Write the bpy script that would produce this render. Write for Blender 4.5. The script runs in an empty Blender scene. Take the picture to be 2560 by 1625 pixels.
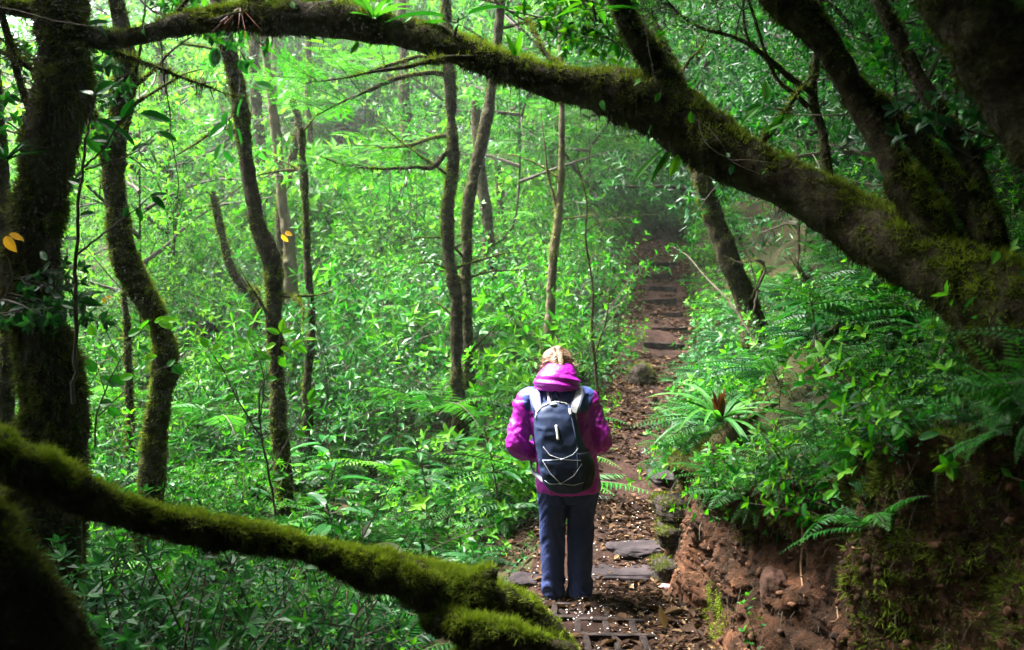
import bpy, bmesh, math
import numpy as np
from mathutils import Vector, Matrix

# ------------------------------------------------------------------ core helpers
SC = bpy.context.scene
COL = SC.collection
PI = math.pi
F = 2200.0                      # focal length in photo pixels (2560 x 1625)
CAM_Z = 1.9
PITCH = math.atan(62.5 / F)     # the camera looks down slightly
rng = np.random.default_rng(11)


def at(px, py, Y):
    """World point seen at photo pixel (px, py), Y metres in front of the camera."""
    u, v = (px - 1280) / F, -(py - 812.5) / F
    d = np.array([u, math.cos(PITCH) + v * math.sin(PITCH), -math.sin(PITCH) + v * math.cos(PITCH)])
    d *= Y / d[1]
    return d + np.array([0, 0, CAM_Z])


def pix(P):
    P = np.atleast_2d(P) - np.array([0, 0, CAM_Z])
    f = P[:, 1] * math.cos(PITCH) - P[:, 2] * math.sin(PITCH)
    v = P[:, 1] * math.sin(PITCH) + P[:, 2] * math.cos(PITCH)
    return np.stack([1280 + F * P[:, 0] / f, 812.5 - F * v / f, f], 1)


def norm(v):
    v = np.asarray(v, float)
    return v / np.maximum(np.linalg.norm(v, axis=-1, keepdims=True), 1e-9)


np.seterr(over='ignore')


def _hash(i, j, k, seed):
    h = (i.astype(np.uint32) * np.uint32(374761393) + j.astype(np.uint32) * np.uint32(668265263)
         + k.astype(np.uint32) * np.uint32(2147483647) + np.uint32((seed * 974711) & 0xffffffff))
    h = (h ^ (h >> np.uint32(13))) * np.uint32(1274126177)
    h = h ^ (h >> np.uint32(16))
    return (h & np.uint32(0xffff)).astype(float) / 65535.0


def vnoise(P, scale=1.0, seed=0):
    P = np.asarray(P, float) * scale + 1000.0
    I = np.floor(P).astype(np.int64)
    f = P - I
    f = f * f * (3 - 2 * f)
    out = 0
    for a in (0, 1):
        for b in (0, 1):
            for c in (0, 1):
                w = (f[..., 0] if a else 1 - f[..., 0]) * (f[..., 1] if b else 1 - f[..., 1]) * (f[..., 2] if c else 1 - f[..., 2])
                out = out + w * _hash(I[..., 0] + a, I[..., 1] + b, I[..., 2] + c, seed)
    return out * 2 - 1


def fbm(P, scale=1.0, octv=4, seed=0, gain=.5):
    o, a = 0, 1.0
    for k in range(octv):
        o = o + a * vnoise(P, scale * 2 ** k, seed + k)
        a *= gain
    return o


def new_mesh(name, V, T, mats, mi=None, tone=None, smooth=False):
    """Mesh from vertex array V and a triangle (n,3) or quad (n,4) array T."""
    V = np.ascontiguousarray(V, np.float32)
    T = np.ascontiguousarray(T, np.int32)
    n, k = T.shape
    me = bpy.data.meshes.new(name)
    me.vertices.add(len(V))
    me.vertices.foreach_set('co', V.ravel())
    me.loops.add(n * k)
    me.loops.foreach_set('vertex_index', T.ravel())
    me.polygons.add(n)
    me.polygons.foreach_set('loop_start', np.arange(0, n * k, k, dtype=np.int32))
    for m in (mats if isinstance(mats, (list, tuple)) else [mats]):
        me.materials.append(m)
    if mi is not None:
        me.polygons.foreach_set('material_index', np.ascontiguousarray(mi, np.int32))
    if tone is not None:
        at_ = me.attributes.new('tone', 'FLOAT', 'FACE')
        at_.data.foreach_set('value', np.ascontiguousarray(tone, np.float32))
    me.update(calc_edges=True)
    me.polygons.foreach_set('use_smooth', np.full(n, bool(smooth)))
    return me


def link(name, me, parent=None, label=None, cat=None, group=None, kind=None, loc=None, M=None):
    o = bpy.data.objects.new(name, me)
    COL.objects.link(o)
    if parent is not None:
        o.parent = parent
    if loc is not None:
        o.location = loc
    if M is not None:
        o.matrix_basis = M
    tag(o, label, cat, group, kind)
    return o


def tag(o, label=None, cat=None, group=None, kind=None):
    if label: o['label'] = label
    if cat: o['category'] = cat
    if group: o['group'] = group
    if kind: o['kind'] = kind
    return o


def copy_tree(o, parent=None):
    c = o.copy()
    COL.objects.link(c)
    if parent is not None:
        c.parent = parent
    for ch in list(o.children):
        copy_tree(ch, c)
    return c


class Geo:
    """Collects triangles with a tone and a material slot each."""
    def __init__(s):
        s.V, s.T, s.tone, s.mi, s.n = [], [], [], [], 0

    def add(s, V, T, tone=0.5, mi=0):
        V = np.asarray(V, float).reshape(-1, 3)
        T = np.asarray(T, np.int64)
        if T.shape[1] == 4:
            T = np.concatenate([T[:, [0, 1, 2]], T[:, [0, 2, 3]]])
            if not np.isscalar(tone): tone = np.concatenate([tone, tone])
        s.V.append(V); s.T.append(T + s.n); s.n += len(V)
        s.tone.append(np.broadcast_to(np.asarray(tone, float), (len(T),)))
        s.mi.append(np.full(len(T), mi))

    def arrays(s):
        return (np.concatenate(s.V), np.concatenate(s.T), np.concatenate(s.tone), np.concatenate(s.mi))

    def mesh(s, name, mats, smooth=False):
        V, T, t, m = s.arrays()
        return new_mesh(name, V, T, mats, m, t, smooth)

    def tube(s, P, R, nseg=5, tone=.5, mi=0):
        V, Q = tube(P, R, nseg)
        s.add(V, Q, tone, mi)

    def leaves(s, pos, d, n, L, W, kind='d', tone=.5, mi=0, droop=.12, fold=.12):
        V, T, rep = leaf_geo(pos, d, n, L, W, kind, droop, fold)
        tone = np.broadcast_to(np.asarray(tone, float), (len(pos),))
        s.add(V, T, np.repeat(tone, rep), mi)


def frames(P):
    P = np.asarray(P, float)
    t = norm(np.gradient(P, axis=0))
    a = np.array([0, 0, 1.]) if abs(t[0][2]) < .9 else np.array([1., 0, 0])
    u = norm(np.cross(t[0], a)); U = [u]
    for k in range(1, len(P)):
        u = U[-1] - t[k] * np.dot(U[-1], t[k])
        U.append(norm(u))
    U = np.array(U)
    return t, U, np.cross(t, U)


def tube(P, R, nseg=5, cap=True):
    P = np.asarray(P, float)
    R = np.broadcast_to(np.asarray(R, float), (len(P),))
    t, U, W = frames(P)
    a = np.linspace(0, 2 * PI, nseg, endpoint=False)
    ring = U[:, None] * np.cos(a)[None, :, None] + W[:, None] * np.sin(a)[None, :, None]
    V = (P[:, None] + ring * R[:, None, None]).reshape(-1, 3)
    i = np.arange(len(P) - 1)[:, None] * nseg
    j = np.arange(nseg)[None]; j2 = (j + 1) % nseg
    Q = np.stack([i + j, i + j2, i + nseg + j2, i + nseg + j], -1).reshape(-1, 4)
    if cap:
        n0 = len(V)
        V = np.concatenate([V, P[:1], P[-1:]])
        k = np.arange(nseg); k2 = (k + 1) % nseg
        b = (len(P) - 1) * nseg
        Q = np.concatenate([Q, np.stack([k2, k, np.full(nseg, n0), np.full(nseg, n0)], -1),
                            np.stack([b + k, b + k2, np.full(nseg, n0 + 1), np.full(nseg, n0 + 1)], -1)])
        # degenerate quads become triangles when split
    return V, Q


_LT = {}
def _leaf_templates():
    # diamond
    _LT['d'] = (np.array([[0, 0, 0], [.42, -.5, 1], [1, 0, 0], [.42, .5, 1]]), np.array([[0, 2, 1], [0, 3, 2]]))
    for key, ts, ws in (('m', [.22, .6], [.42, .44]), ('h', [.1, .28, .5, .72, .88], [.26, .46, .5, .38, .2]),
                        ('s', [.3, .7], [.5, .4])):
        V = [[0, 0, 0]]; T = []
        for t, w in zip(ts, ws):
            V += [[t, -w, 1], [t, 0, 0], [t, w, 1]]
        V.append([1, 0, 0])
        T += [[0, 2, 1], [0, 3, 2]]
        for k in range(len(ts) - 1):
            b, c = 1 + 3 * k, 4 + 3 * k
            T += [[b, b + 1, c + 1], [b, c + 1, c], [b + 1, b + 2, c + 2], [b + 1, c + 2, c + 1]]
        b, e = 1 + 3 * (len(ts) - 1), len(V) - 1
        T += [[b, b + 1, e], [b + 1, b + 2, e]]
        _LT[key] = (np.array(V), np.array(T))
    _LT['b'] = (np.array([[0, -.5, 0], [1, 0, 0], [0, .5, 0]]), np.array([[0, 2, 1]]))   # a blade


_leaf_templates()


def leaf_geo(pos, d, n, L, W, kind, droop=.12, fold=.12):
    pos = np.asarray(pos, float).reshape(-1, 3)
    N = len(pos)
    d = norm(np.broadcast_to(d, (N, 3)))
    n = np.broadcast_to(n, (N, 3))
    side = norm(np.cross(n, d) + 1e-6)
    n = np.cross(d, side)
    L = np.broadcast_to(np.asarray(L, float), (N,)); W = np.broadcast_to(np.asarray(W, float), (N,))
    tv, tt = _LT[kind]
    t, s_, h = tv[:, 0], tv[:, 1], tv[:, 2]
    V = (pos[:, None] + d[:, None] * (t[None] * L[:, None])[..., None]
         + side[:, None] * (s_[None] * W[:, None])[..., None]
         + n[:, None] * (h[None] * (fold * W)[:, None] - (droop * t ** 2)[None] * L[:, None])[..., None])
    T = (np.arange(N)[:, None, None] * len(tv) + tt[None]).reshape(-1, 3)
    return V.reshape(-1, 3), T, len(tt)


def curve(p0, d0, length, n, bend=(0, 0, 0), wob=.15, r=None):
    """A wandering stem: n points from p0 along d0, its direction drifting by bend and by chance."""
    r = r or rng
    P = [np.array(p0, float)]; d = norm(d0)
    st = length / (n - 1)
    for k in range(n - 1):
        d = norm(d + np.array(bend) * st + r.normal(0, wob, 3) * st ** .5 * .6)
        P.append(P[-1] + d * st)
    return np.array(P)


def catmull(P, n):
    P = np.asarray(P, float)
    Q = np.concatenate([2 * P[:1] - P[1:2], P, 2 * P[-1:] - P[-2:-1]])
    seg = len(P) - 1
    u = np.linspace(0, seg, n); i = np.minimum(u.astype(int), seg - 1); f = (u - i)[:, None]
    a, b, c, d = Q[i], Q[i + 1], Q[i + 2], Q[i + 3]
    return .5 * (2 * b + (c - a) * f + (2 * a - 5 * b + 4 * c - d) * f ** 2 + (3 * b - a - 3 * c + d) * f ** 3)


def rotz(a):
    c, s = math.cos(a), math.sin(a)
    return np.array([[c, -s, 0], [s, c, 0], [0, 0, 1.]])


def realize(tpls, idx, pos, ang, scl, tilt=None, tshift=None):
    """Many copies of template arrays in one set of arrays (for stuff)."""
    Vs, Ts, to, ms, n = [], [], [], [], 0
    for q, (k, p, a, s) in enumerate(zip(idx, pos, ang, scl)):
        V, T, t, m = tpls[k]
        R = rotz(a)
        if tilt is not None:
            R = np.array(Matrix.Rotation(tilt[q][0], 3, 'X') @ Matrix.Rotation(tilt[q][1], 3, 'Y')) @ R
        Vs.append((V @ R.T * s + p).astype(np.float32)); Ts.append((T + n).astype(np.int32)); n += len(V)
        to.append(np.clip(t + (tshift[q] if tshift is not None else 0), 0, 1)); ms.append(m)
    return np.concatenate(Vs), np.concatenate(Ts), np.concatenate(to), np.concatenate(ms)


# ------------------------------------------------------------------ materials
def mat(name):
    m = bpy.data.materials.new(name); m.use_nodes = True
    nt = m.node_tree
    for n in list(nt.nodes): nt.nodes.remove(n)
    out = nt.nodes.new('ShaderNodeOutputMaterial')
    return m, nt, out


def ramp(nt, src, stops):
    r = nt.nodes.new('ShaderNodeValToRGB')
    e = r.color_ramp.elements
    while len(e) < len(stops): e.new(.5)
    for el, (p, c) in zip(e, stops):
        el.position = p; el.color = (*c, 1)
    nt.links.new(src, r.inputs[0])
    return r.outputs[0]


def noise(nt, scale, detail=4, rough=.6, coord='Object', stretch=None):
    tc = nt.nodes.new('ShaderNodeTexCoord')
    v = tc.outputs[coord]
    if stretch:
        mp = nt.nodes.new('ShaderNodeMapping'); mp.inputs['Scale'].default_value = stretch
        nt.links.new(v, mp.inputs[0]); v = mp.outputs[0]
    n = nt.nodes.new('ShaderNodeTexNoise')
    n.inputs['Scale'].default_value = scale; n.inputs['Detail'].default_value = detail; n.inputs['Roughness'].default_value = rough
    nt.links.new(v, n.inputs['Vector'])
    return n.outputs['Fac']


def bump(nt, h, strength=.5, dist=.02):
    b = nt.nodes.new('ShaderNodeBump')
    b.inputs['Strength'].default_value = strength; b.inputs['Distance'].default_value = dist
    nt.links.new(h, b.inputs['Height'])
    return b.outputs[0]


def leaf_mat(name, stops, trans=.45, rough=.42, tboost=(1.6, 1.5, .7), spec=.45):
    m, nt, out = mat(name)
    a = nt.nodes.new('ShaderNodeAttribute'); a.attribute_name = 'tone'
    c = ramp(nt, a.outputs['Fac'], stops)
    p = nt.nodes.new('ShaderNodeBsdfPrincipled')
    p.inputs['Roughness'].default_value = rough
    p.inputs['Specular IOR Level'].default_value = spec
    nt.links.new(c, p.inputs['Base Color'])
    mul = nt.nodes.new('ShaderNodeMix'); mul.data_type = 'RGBA'; mul.blend_type = 'MULTIPLY'
    mul.inputs[0].default_value = 1
    nt.links.new(c, mul.inputs[6]); mul.inputs[7].default_value = (*tboost, 1)
    tr = nt.nodes.new('ShaderNodeBsdfTranslucent')
    nt.links.new(mul.outputs[2], tr.inputs[0])
    mx = nt.nodes.new('ShaderNodeMixShader'); mx.inputs[0].default_value = trans
    nt.links.new(p.outputs[0], mx.inputs[1]); nt.links.new(tr.outputs[0], mx.inputs[2])
    nt.links.new(mx.outputs[0], out.inputs[0])
    return m


def simple(name, stops, scale=8, rough=.8, spec=.3, bs=.4, bd=.01, bscale=None, stretch=None, detail=5, sheen=0):
    m, nt, out = mat(name)
    p = nt.nodes.new('ShaderNodeBsdfPrincipled')
    f = noise(nt, scale, detail, .62, stretch=stretch)
    nt.links.new(ramp(nt, f, stops), p.inputs['Base Color'])
    p.inputs['Roughness'].default_value = rough
    p.inputs['Specular IOR Level'].default_value = spec
    if sheen: p.inputs['Sheen Weight'].default_value = sheen
    if bs:
        f2 = noise(nt, bscale or scale * 3, 5, .65, stretch=stretch)
        nt.links.new(bump(nt, f2, bs, bd), p.inputs['Normal'])
    nt.links.new(p.outputs[0], out.inputs[0])
    return m


def tone_mat(name, stops, rough=.8, trans=0.0, spec=.3):
    if trans:
        return leaf_mat(name, stops, trans, rough, (1.3, 1.3, .8), spec)
    m, nt, out = mat(name)
    a = nt.nodes.new('ShaderNodeAttribute'); a.attribute_name = 'tone'
    p = nt.nodes.new('ShaderNodeBsdfPrincipled')
    nt.links.new(ramp(nt, a.outputs['Fac'], stops), p.inputs['Base Color'])
    p.inputs['Roughness'].default_value = rough; p.inputs['Specular IOR Level'].default_value = spec
    nt.links.new(p.outputs[0], out.inputs[0])
    return m


# leaf colours: tone 0 = old dark leaf, 1 = young yellow-green leaf
G_BROAD = [(0, (.003, .032, .005)), (.45, (.010, .098, .008)), (.8, (.042, .19, .009)), (1, (.10, .28, .014))]
G_COOL = [(0, (.003, .028, .008)), (.5, (.008, .082, .014)), (.85, (.028, .165, .015)), (1, (.08, .25, .015))]
G_DEEP = [(0, (.005, .032, .013)), (.5, (.011, .070, .024)), (1, (.035, .15, .035))]
M_BROAD = leaf_mat('leaf_broad', G_BROAD, .38, .5, (1.4, 1.6, .5), .14)
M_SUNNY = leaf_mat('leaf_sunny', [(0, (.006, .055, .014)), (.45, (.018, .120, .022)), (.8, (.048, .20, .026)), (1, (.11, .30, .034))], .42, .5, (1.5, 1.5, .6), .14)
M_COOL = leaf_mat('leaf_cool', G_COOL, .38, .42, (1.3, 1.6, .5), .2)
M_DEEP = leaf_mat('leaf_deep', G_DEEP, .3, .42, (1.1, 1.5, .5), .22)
M_FERN = leaf_mat('fern_leaf', [(0, (.006, .050, .013)), (.5, (.022, .125, .02)), (1, (.075, .24, .026))], .4, .5, (1.3, 1.6, .5), .18)
M_TWIG = tone_mat('twig', [(0, (.018, .014, .009)), (.5, (.05, .042, .025)), (1, (.14, .12, .085))])
M_MOSS = tone_mat('moss', [(0, (.016, .012, .007)), (.3, (.034, .034, .010)), (.6, (.072, .098, .012)), (1, (.17, .25, .016))], .9, trans=.25, spec=.1)
M_BARK = simple('mossy_bark', [(.32, (.010, .008, .005)), (.47, (.030, .024, .014)), (.57, (.038, .040, .016)), (.70, (.07, .06, .038))], 14, .95, .1, 1, .03, 34, detail=7)
M_PALE = simple('pale_bark', [(.3, (.035, .027, .017)), (.5, (.085, .068, .043)), (.7, (.16, .13, .09))], 7, .9, .15, .6, .01, 40, stretch=(1, 1, .3))
M_DRY = tone_mat('dry_leaf', [(0, (.014, .008, .005)), (.5, (.036, .019, .011)), (.8, (.095, .054, .028)), (.96, (.24, .16, .08)), (1, (.34, .26, .05))], .75, trans=.12, spec=.1)
# ------------------------------------------------------------------ the lie of the land
_ty = [-40, -5, 0, 3.5, 4.8, 5.6, 6.2, 7, 7.8, 10, 12, 13.6, 14.5, 16, 20, 24, 30, 60, 200]
_tc = [-2, -.3, .1, .45, .52, .53, .62, .82, 1.08, 1.66, 2.08, 2.25, 2.4, 2.8, 4.4, 6, 8.5, 18, 42]
_tz = [7, 1.3, .35, .05, 0, 0, .10, .28, .46, 1.0, 1.65, 2.2, 2.55, 2.95, 3.5, 4.2, 5.4, 12, 30]
_fy = [-40, 0, 2, 3, 4, 5.3, 6, 9, 13, 200]
_fo = [2, 1.7, 1.38, 1.1, .77, .52, .5, .48, .5, .6]
_hy = [-40, 1, 3, 4, 5.5, 7.5, 9, 13, 200]
_fh = [1.8, 1.65, 1.38, 1.05, .8, .5, .38, .28, .3]
_S = np.linspace(-40, 200, 4801)
def _smooth(xs, ys, w):
    v = np.interp(_S, xs, ys)
    k = np.exp(-np.linspace(-2, 2, w) ** 2); k /= k.sum()
    return np.convolve(np.pad(v, w // 2, mode='edge'), k, 'valid')[:len(_S)]
_C, _Z = _smooth(_ty, _tc, 27), _smooth(_ty, _tz, 27)
_FO, _FH = _smooth(_fy, _fo, 31), _smooth(_hy, _fh, 31)
_b = np.clip((_S - 1.5) / 1.5, 0, 1) * np.clip((9 - _S) / 2, 0, 1)
_pts = np.stack([_S * 1.9, 0 * _S, 0 * _S], 1)
_FO = _FO + .10 * _b * fbm(_pts, 1, 3, 301); _FH = _FH + .13 * _b * fbm(_pts, 1.1, 3, 302)
pc = lambda y: np.interp(y, _S, _C)
pz = lambda y: np.interp(y, _S, _Z)
fo = lambda y: np.interp(y, _S, _FO)
fh = lambda y: np.interp(y, _S, _FH)
HW = .44


def left_z(d):
    return -.30 * (1 - np.exp(-d / .7)) - .09 * np.minimum(d, 6) + .20 * np.maximum(d - 14, 0)


def right_z(d):
    return .80 * np.minimum(d, 1.6) + .52 * np.clip(d - 1.6, 0, 6) + .22 * np.maximum(d - 7.6, 0)


def ground_z(x, y):
    x = np.asarray(x, float); y = np.asarray(y, float)
    s = x - pc(y)
    z = pz(y)
    dl = np.maximum(-s - HW, 0); dr = np.maximum(s - fo(y) - .14, 0)
    up = np.clip((s - fo(y)) / .14, 0, 1) * fh(y)
    lump = .10 * vnoise(np.stack([x, y, 0 * x], -1), .55, 3) * np.clip(np.maximum(dl, dr) / 1.0, 0, 1)
    return z + left_z(dl) + up + right_z(dr) + lump


def build_terrain():
    ys = np.concatenate([np.arange(-40, -3, 1.5), np.arange(-3, 1.2, .25), np.arange(1.2, 2.4, .04), np.arange(2.4, 6.6, .024), np.arange(6.6, 8, .04), np.arange(8, 22, .12),
                         np.arange(22, 40, .6), np.geomspace(40, 190, 16)])
    left = np.concatenate([-np.geomspace(120, 6, 22), np.linspace(-5.7, -HW - .02, 40)])
    na, nb, nc = 36, 70, 60
    right = np.concatenate([np.linspace(0, 3, 40), np.geomspace(3.15, 120, nc - 40)])
    Y = ys[:, None]
    rows = len(ys)
    Xs = np.zeros((rows, len(left) + na + nb + nc)); Zs = np.zeros_like(Xs); Ys = np.broadcast_to(Y, Xs.shape).copy()
    a0, b0, c0 = len(left), len(left) + na, len(left) + na + nb
    Xs[:, :a0] = pc(Y) + left[None]
    t = np.linspace(0, 1, na)[None]
    Xs[:, a0:b0] = pc(Y) - HW + t * (HW + fo(Y) - .01)
    k = np.linspace(0, 1, nb)[None]
    lean = .20 * k - .16 * np.clip((k - .72) / .28, 0, 1) ** 1.5
    Xs[:, b0:c0] = pc(Y) + fo(Y) + lean
    Xs[:, c0:] = pc(Y) + fo(Y) + .14 + right[None]
    Zs[:, :a0] = ground_z(Xs[:, :a0], Ys[:, :a0])
    s_ = (Xs[:, a0:b0] - pc(Y))
    Zs[:, a0:b0] = pz(Y) + .0 * s_
    Zs[:, b0:c0] = pz(Y) + fh(Y) * k
    Zs[:, c0:] = ground_z(Xs[:, c0:] + .001, Ys[:, c0:])
    P = np.stack([Xs, Ys, Zs], -1)
    # rough the trail and the soil face
    tp_ = P[:, c0:]
    tp_[..., 2] += .06 * fbm(tp_, 3.5, 3, 77) * np.clip((9 - Y) / 3, 0, 1) * np.clip(right[None] * 4, 0.3, 1)
    tr = P[:, a0:b0]
    tr[..., 2] += .028 * fbm(tr, 2.2, 4, 5) + .01 * fbm(tr, 12, 2, 9)
    fc = P[:, b0:c0]
    w = np.sin(np.clip(k, 0, 1) * PI) ** .5 * np.clip(fh(Y) / .8, .3, 1)
    near = np.clip((9 - Y) / 4, 0, 1)
    q = fc * np.array([1, 1, .55])
    strat = fbm(fc * [.5, .5, 3.2], 3.4, 3, 33)
    crumb = 1 - 2 * np.abs(fbm(fc * [1, 1, .8], 11, 4, 31, .62))
    disp = (.16 * fbm(q, 2.3, 3, 21) - .024 * crumb + .028 * strat + .022 * fbm(fc, 26, 4, 35, .7)) * w * (.35 + .65 * near)
    # hollows under the overhang, seen in the photograph
    for (px, py, Yd, r, dep) in ((1800, 1250, 4.75, .13, .16), (1895, 1345, 4.45, .10, .14), (1930, 1400, 4.35, .09, .16), (1715, 1310, 5.1, .12, .14), (1690, 1400, 5.2, .09, .12)):
        c = at(px, py, Yd)
        dist = np.sqrt(((fc[..., 1] - c[1]) / 1.3) ** 2 + (fc[..., 2] - c[2]) ** 2)
        disp = disp + dep * np.exp(-(dist / r) ** 2) * w
    fc[..., 0] += disp
    fc[..., 1] += .04 * fbm(fc, 5, 2, 51) * w
    def sheet(name, A, mat_, **kw):
        r, c = A.shape[:2]
        i = (np.arange(r - 1)[:, None] * c + np.arange(c - 1)[None]).ravel()
        Q = np.stack([i, i + 1, i + c + 1, i + c], -1)
        return link(name, new_mesh(name, A.reshape(-1, 3), Q, mat_, smooth=True), kind='structure', **kw)
    gm = simple('forest_soil', [(.3, (.010, .012, .006)), (.5, (.024, .026, .010)), (.7, (.05, .035, .018))], 3, .95, .1, .8, .03, 18)
    sheet('ground', P, gm)
    # the worn trail
    tm, nt, out = mat('trail_earth')
    p = nt.nodes.new('ShaderNodeBsdfPrincipled')
    f1 = noise(nt, 2.5, 5); f2 = noise(nt, 28, 6, .7)
    mixn = nt.nodes.new('ShaderNodeMath'); mixn.operation = 'ADD'
    nt.links.new(f1, mixn.inputs[0]); nt.links.new(f2, mixn.inputs[1])
    half = nt.nodes.new('ShaderNodeMath'); half.operation = 'MULTIPLY'; half.inputs[1].default_value = .5
    nt.links.new(mixn.outputs[0], half.inputs[0])
    nt.links.new(ramp(nt, half.outputs[0], [(.32, (.009, .006, .004)), (.47, (.022, .012, .009)), (.58, (.040, .022, .016)), (.7, (.07, .042, .03))]), p.inputs['Base Color'])
    p.inputs['Roughness'].default_value = .95; p.inputs['Specular IOR Level'].default_value = .08
    nt.links.new(bump(nt, f2, .9, .025), p.inputs['Normal'])
    nt.links.new(p.outputs[0], out.inputs[0])
    i0, i1 = np.searchsorted(ys, 0), np.searchsorted(ys, 17)
    sheet('trail', P[i0:i1, a0 - 1:b0] + np.array([0, 0, .006]), tm)
    # the cut bank beside it
    bm_, nt, out = mat('red_soil')
    p = nt.nodes.new('ShaderNodeBsdfPrincipled')
    f1 = noise(nt, 2.2, 5, .6, stretch=(1, 1, .6)); f2 = noise(nt, 22, 6, .7, stretch=(1, 1, .45))
    a = nt.nodes.new('ShaderNodeMath'); a.operation = 'ADD'
    nt.links.new(f1, a.inputs[0]); nt.links.new(f2, a.inputs[1])
    h = nt.nodes.new('ShaderNodeMath'); h.operation = 'MULTIPLY'; h.inputs[1].default_value = .5
    nt.links.new(a.outputs[0], h.inputs[0])
    soil = ramp(nt, h.outputs[0], [(.3, (.012, .008, .005)), (.42, (.028, .017, .011)), (.52, (.068, .033, .018)), (.63, (.15, .068, .036))])
    nt.links.new(soil, p.inputs['Base Color'])
    p.inputs['Roughness'].default_value = .95; p.inputs['Specular IOR Level'].default_value = .1
    nt.links.new(bump(nt, f2, 1, .04), p.inputs['Normal'])
    nt.links.new(p.outputs[0], out.inputs[0])
    i0, i1 = np.searchsorted(ys, -2.5), np.searchsorted(ys, 8.6)
    sheet('earth_bank', P[i0:i1, b0:c0] + np.array([-.006, 0, .0]), bm_)
    return P, ys, (a0, b0, c0)


TERR, TERR_Y, TERR_COL = build_terrain()


def bank_point(y, k):
    """A point of the bank's soil face at distance y, height share k, and its outward normal."""
    a0, b0, c0 = TERR_COL
    i = int(np.clip(np.searchsorted(TERR_Y, y), 1, len(TERR_Y) - 2))
    j = b0 + int(np.clip(k, 0, 1) * (c0 - b0 - 1)); j = min(max(j, b0 + 1), c0 - 2)
    p = TERR[i, j]
    n = np.cross(TERR[i + 1, j] - TERR[i - 1, j], TERR[i, j + 1] - TERR[i, j - 1])
    n = norm(n)
    return p, (n if n[0] < 0 else -n)
# ------------------------------------------------------------------ plant builders (arrays in local space, z up)
def rg(seed):
    return np.random.default_rng(seed)


def stem_leaves(g, P, r, start=.25, step=.05, L=.1, ratio=.42, kind='m', out=.9, droop=.18, tone=(.35, .2), mi=0, up=.25, shrink=.35, phy=2.4):
    """Leaves spiralling up a stem, the youngest at the tip."""
    seg = np.linalg.norm(np.diff(P, axis=0), axis=1); cum = np.concatenate([[0], np.cumsum(seg)])
    tot = cum[-1]
    s = np.arange(start * tot, tot, step) + r.uniform(-.3, .3) * step
    if len(s) == 0: return
    pos = np.stack([np.interp(s, cum, P[:, i]) for i in range(3)], 1)
    t, U, W = frames(P)
    idx = np.clip(np.searchsorted(cum, s), 1, len(P) - 1)
    a = np.arange(len(s)) * phy + r.uniform(0, 6.28) + r.normal(0, .3, len(s))
    rad = U[idx] * np.cos(a)[:, None] + W[idx] * np.sin(a)[:, None]
    d = rad * out + t[idx] * up + np.array([0, 0, -.15]) + r.normal(0, .18, (len(s), 3))
    f = s / tot
    n = norm(t[idx] * .8 + np.array([0, 0, .55]) + r.normal(0, .42, (len(s), 3)))
    LL = L * (1 - shrink * f) * r.uniform(.75, 1.2, len(s))
    g.leaves(pos, d, n, LL, LL * ratio, kind, np.clip(tone[0] + .5 * (f - .55) + r.normal(0, tone[1] * 1.2, len(s)), 0, 1), mi, droop)
    k = 4
    a = np.arange(k) * 2 * PI / k + r.uniform(0, 6)
    d = U[-1] * np.cos(a)[:, None] + W[-1] * np.sin(a)[:, None] + t[-1] * .8
    g.leaves(np.repeat(P[-1:], k, 0), d, np.repeat(t[-1:], k, 0) + r.normal(0, .1, (k, 3)), L * .75, L * .75 * ratio, kind, np.clip(tone[0] + .3 + r.normal(0, tone[1], k), 0, 1), mi, droop)


def shrub(seed, h=1.2, stems=5, L=.11, ratio=.42, kind='m', step=.05, side=3, lean=.45, tone=(.45, .22), w=.006):
    r = rg(seed); st, lv = Geo(), Geo()
    for k in range(stems):
        a = r.uniform(0, 2 * PI)
        d = np.array([math.cos(a) * lean * r.uniform(.3, 1), math.sin(a) * lean * r.uniform(.3, 1), 1])
        P = curve(r.normal(0, .05, 3) * [1, 1, 0], d, h * r.uniform(.65, 1.08), 10, (math.cos(a) * .25, math.sin(a) * .25, -.1), .25, r)
        st.tube(P, np.linspace(w, w * .3, 10), 4, r.uniform(.1, .6))
        stem_leaves(lv, P, r, .3, step, L, ratio, kind, tone=tone)
        for q in range(side):
            i = r.integers(3, 8)
            b = r.uniform(0, 2 * PI)
            B = curve(P[i], (math.cos(b), math.sin(b), .55), h * r.uniform(.2, .4), 6, (0, 0, -.3), .3, r)
            st.tube(B, np.linspace(w * .5, w * .2, 6), 3, r.uniform(.1, .6))
            stem_leaves(lv, B, r, .2, step, L * .85, ratio, kind, tone=tone)
    return st, lv


def frond(g, st, P, r, L=.09, ratio=.2, n=24, kind='d', tone=.5, flat=None, base=.12, mi=0):
    """A pinnate leaf along the rachis P."""
    m = len(P)
    f = np.linspace(base, 1, n)
    pos = np.stack([np.interp(f, np.linspace(0, 1, m), P[:, i]) for i in range(3)], 1)
    t, U, W = frames(P)
    i = np.minimum((f * (m - 1)).astype(int), m - 1)
    side = norm(np.cross(t[i], [0, 0, 1.]) + 1e-5)
    n_ = norm(np.cross(side, t[i]))
    LL = L * np.clip(np.sin((f * .86 + .14) * PI) ** .7, .12, 1) * (1 - .15 * f)
    for s_ in (-1, 1):
        d = side * s_ + t[i] * .42 + np.array([0, 0, -.12]) + r.normal(0, .06, (n, 3))
        g.leaves(pos, d, n_ + r.normal(0, .1, (n, 3)), LL, np.maximum(LL * ratio, .6 * L * ratio), kind, np.clip(tone + r.normal(0, .1, n), 0, 1), mi, .22, .1)
    if st is not None:
        st.tube(P, np.linspace(.0045, .0012, m) * (L / .09) ** .5, 3, .35)


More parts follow.
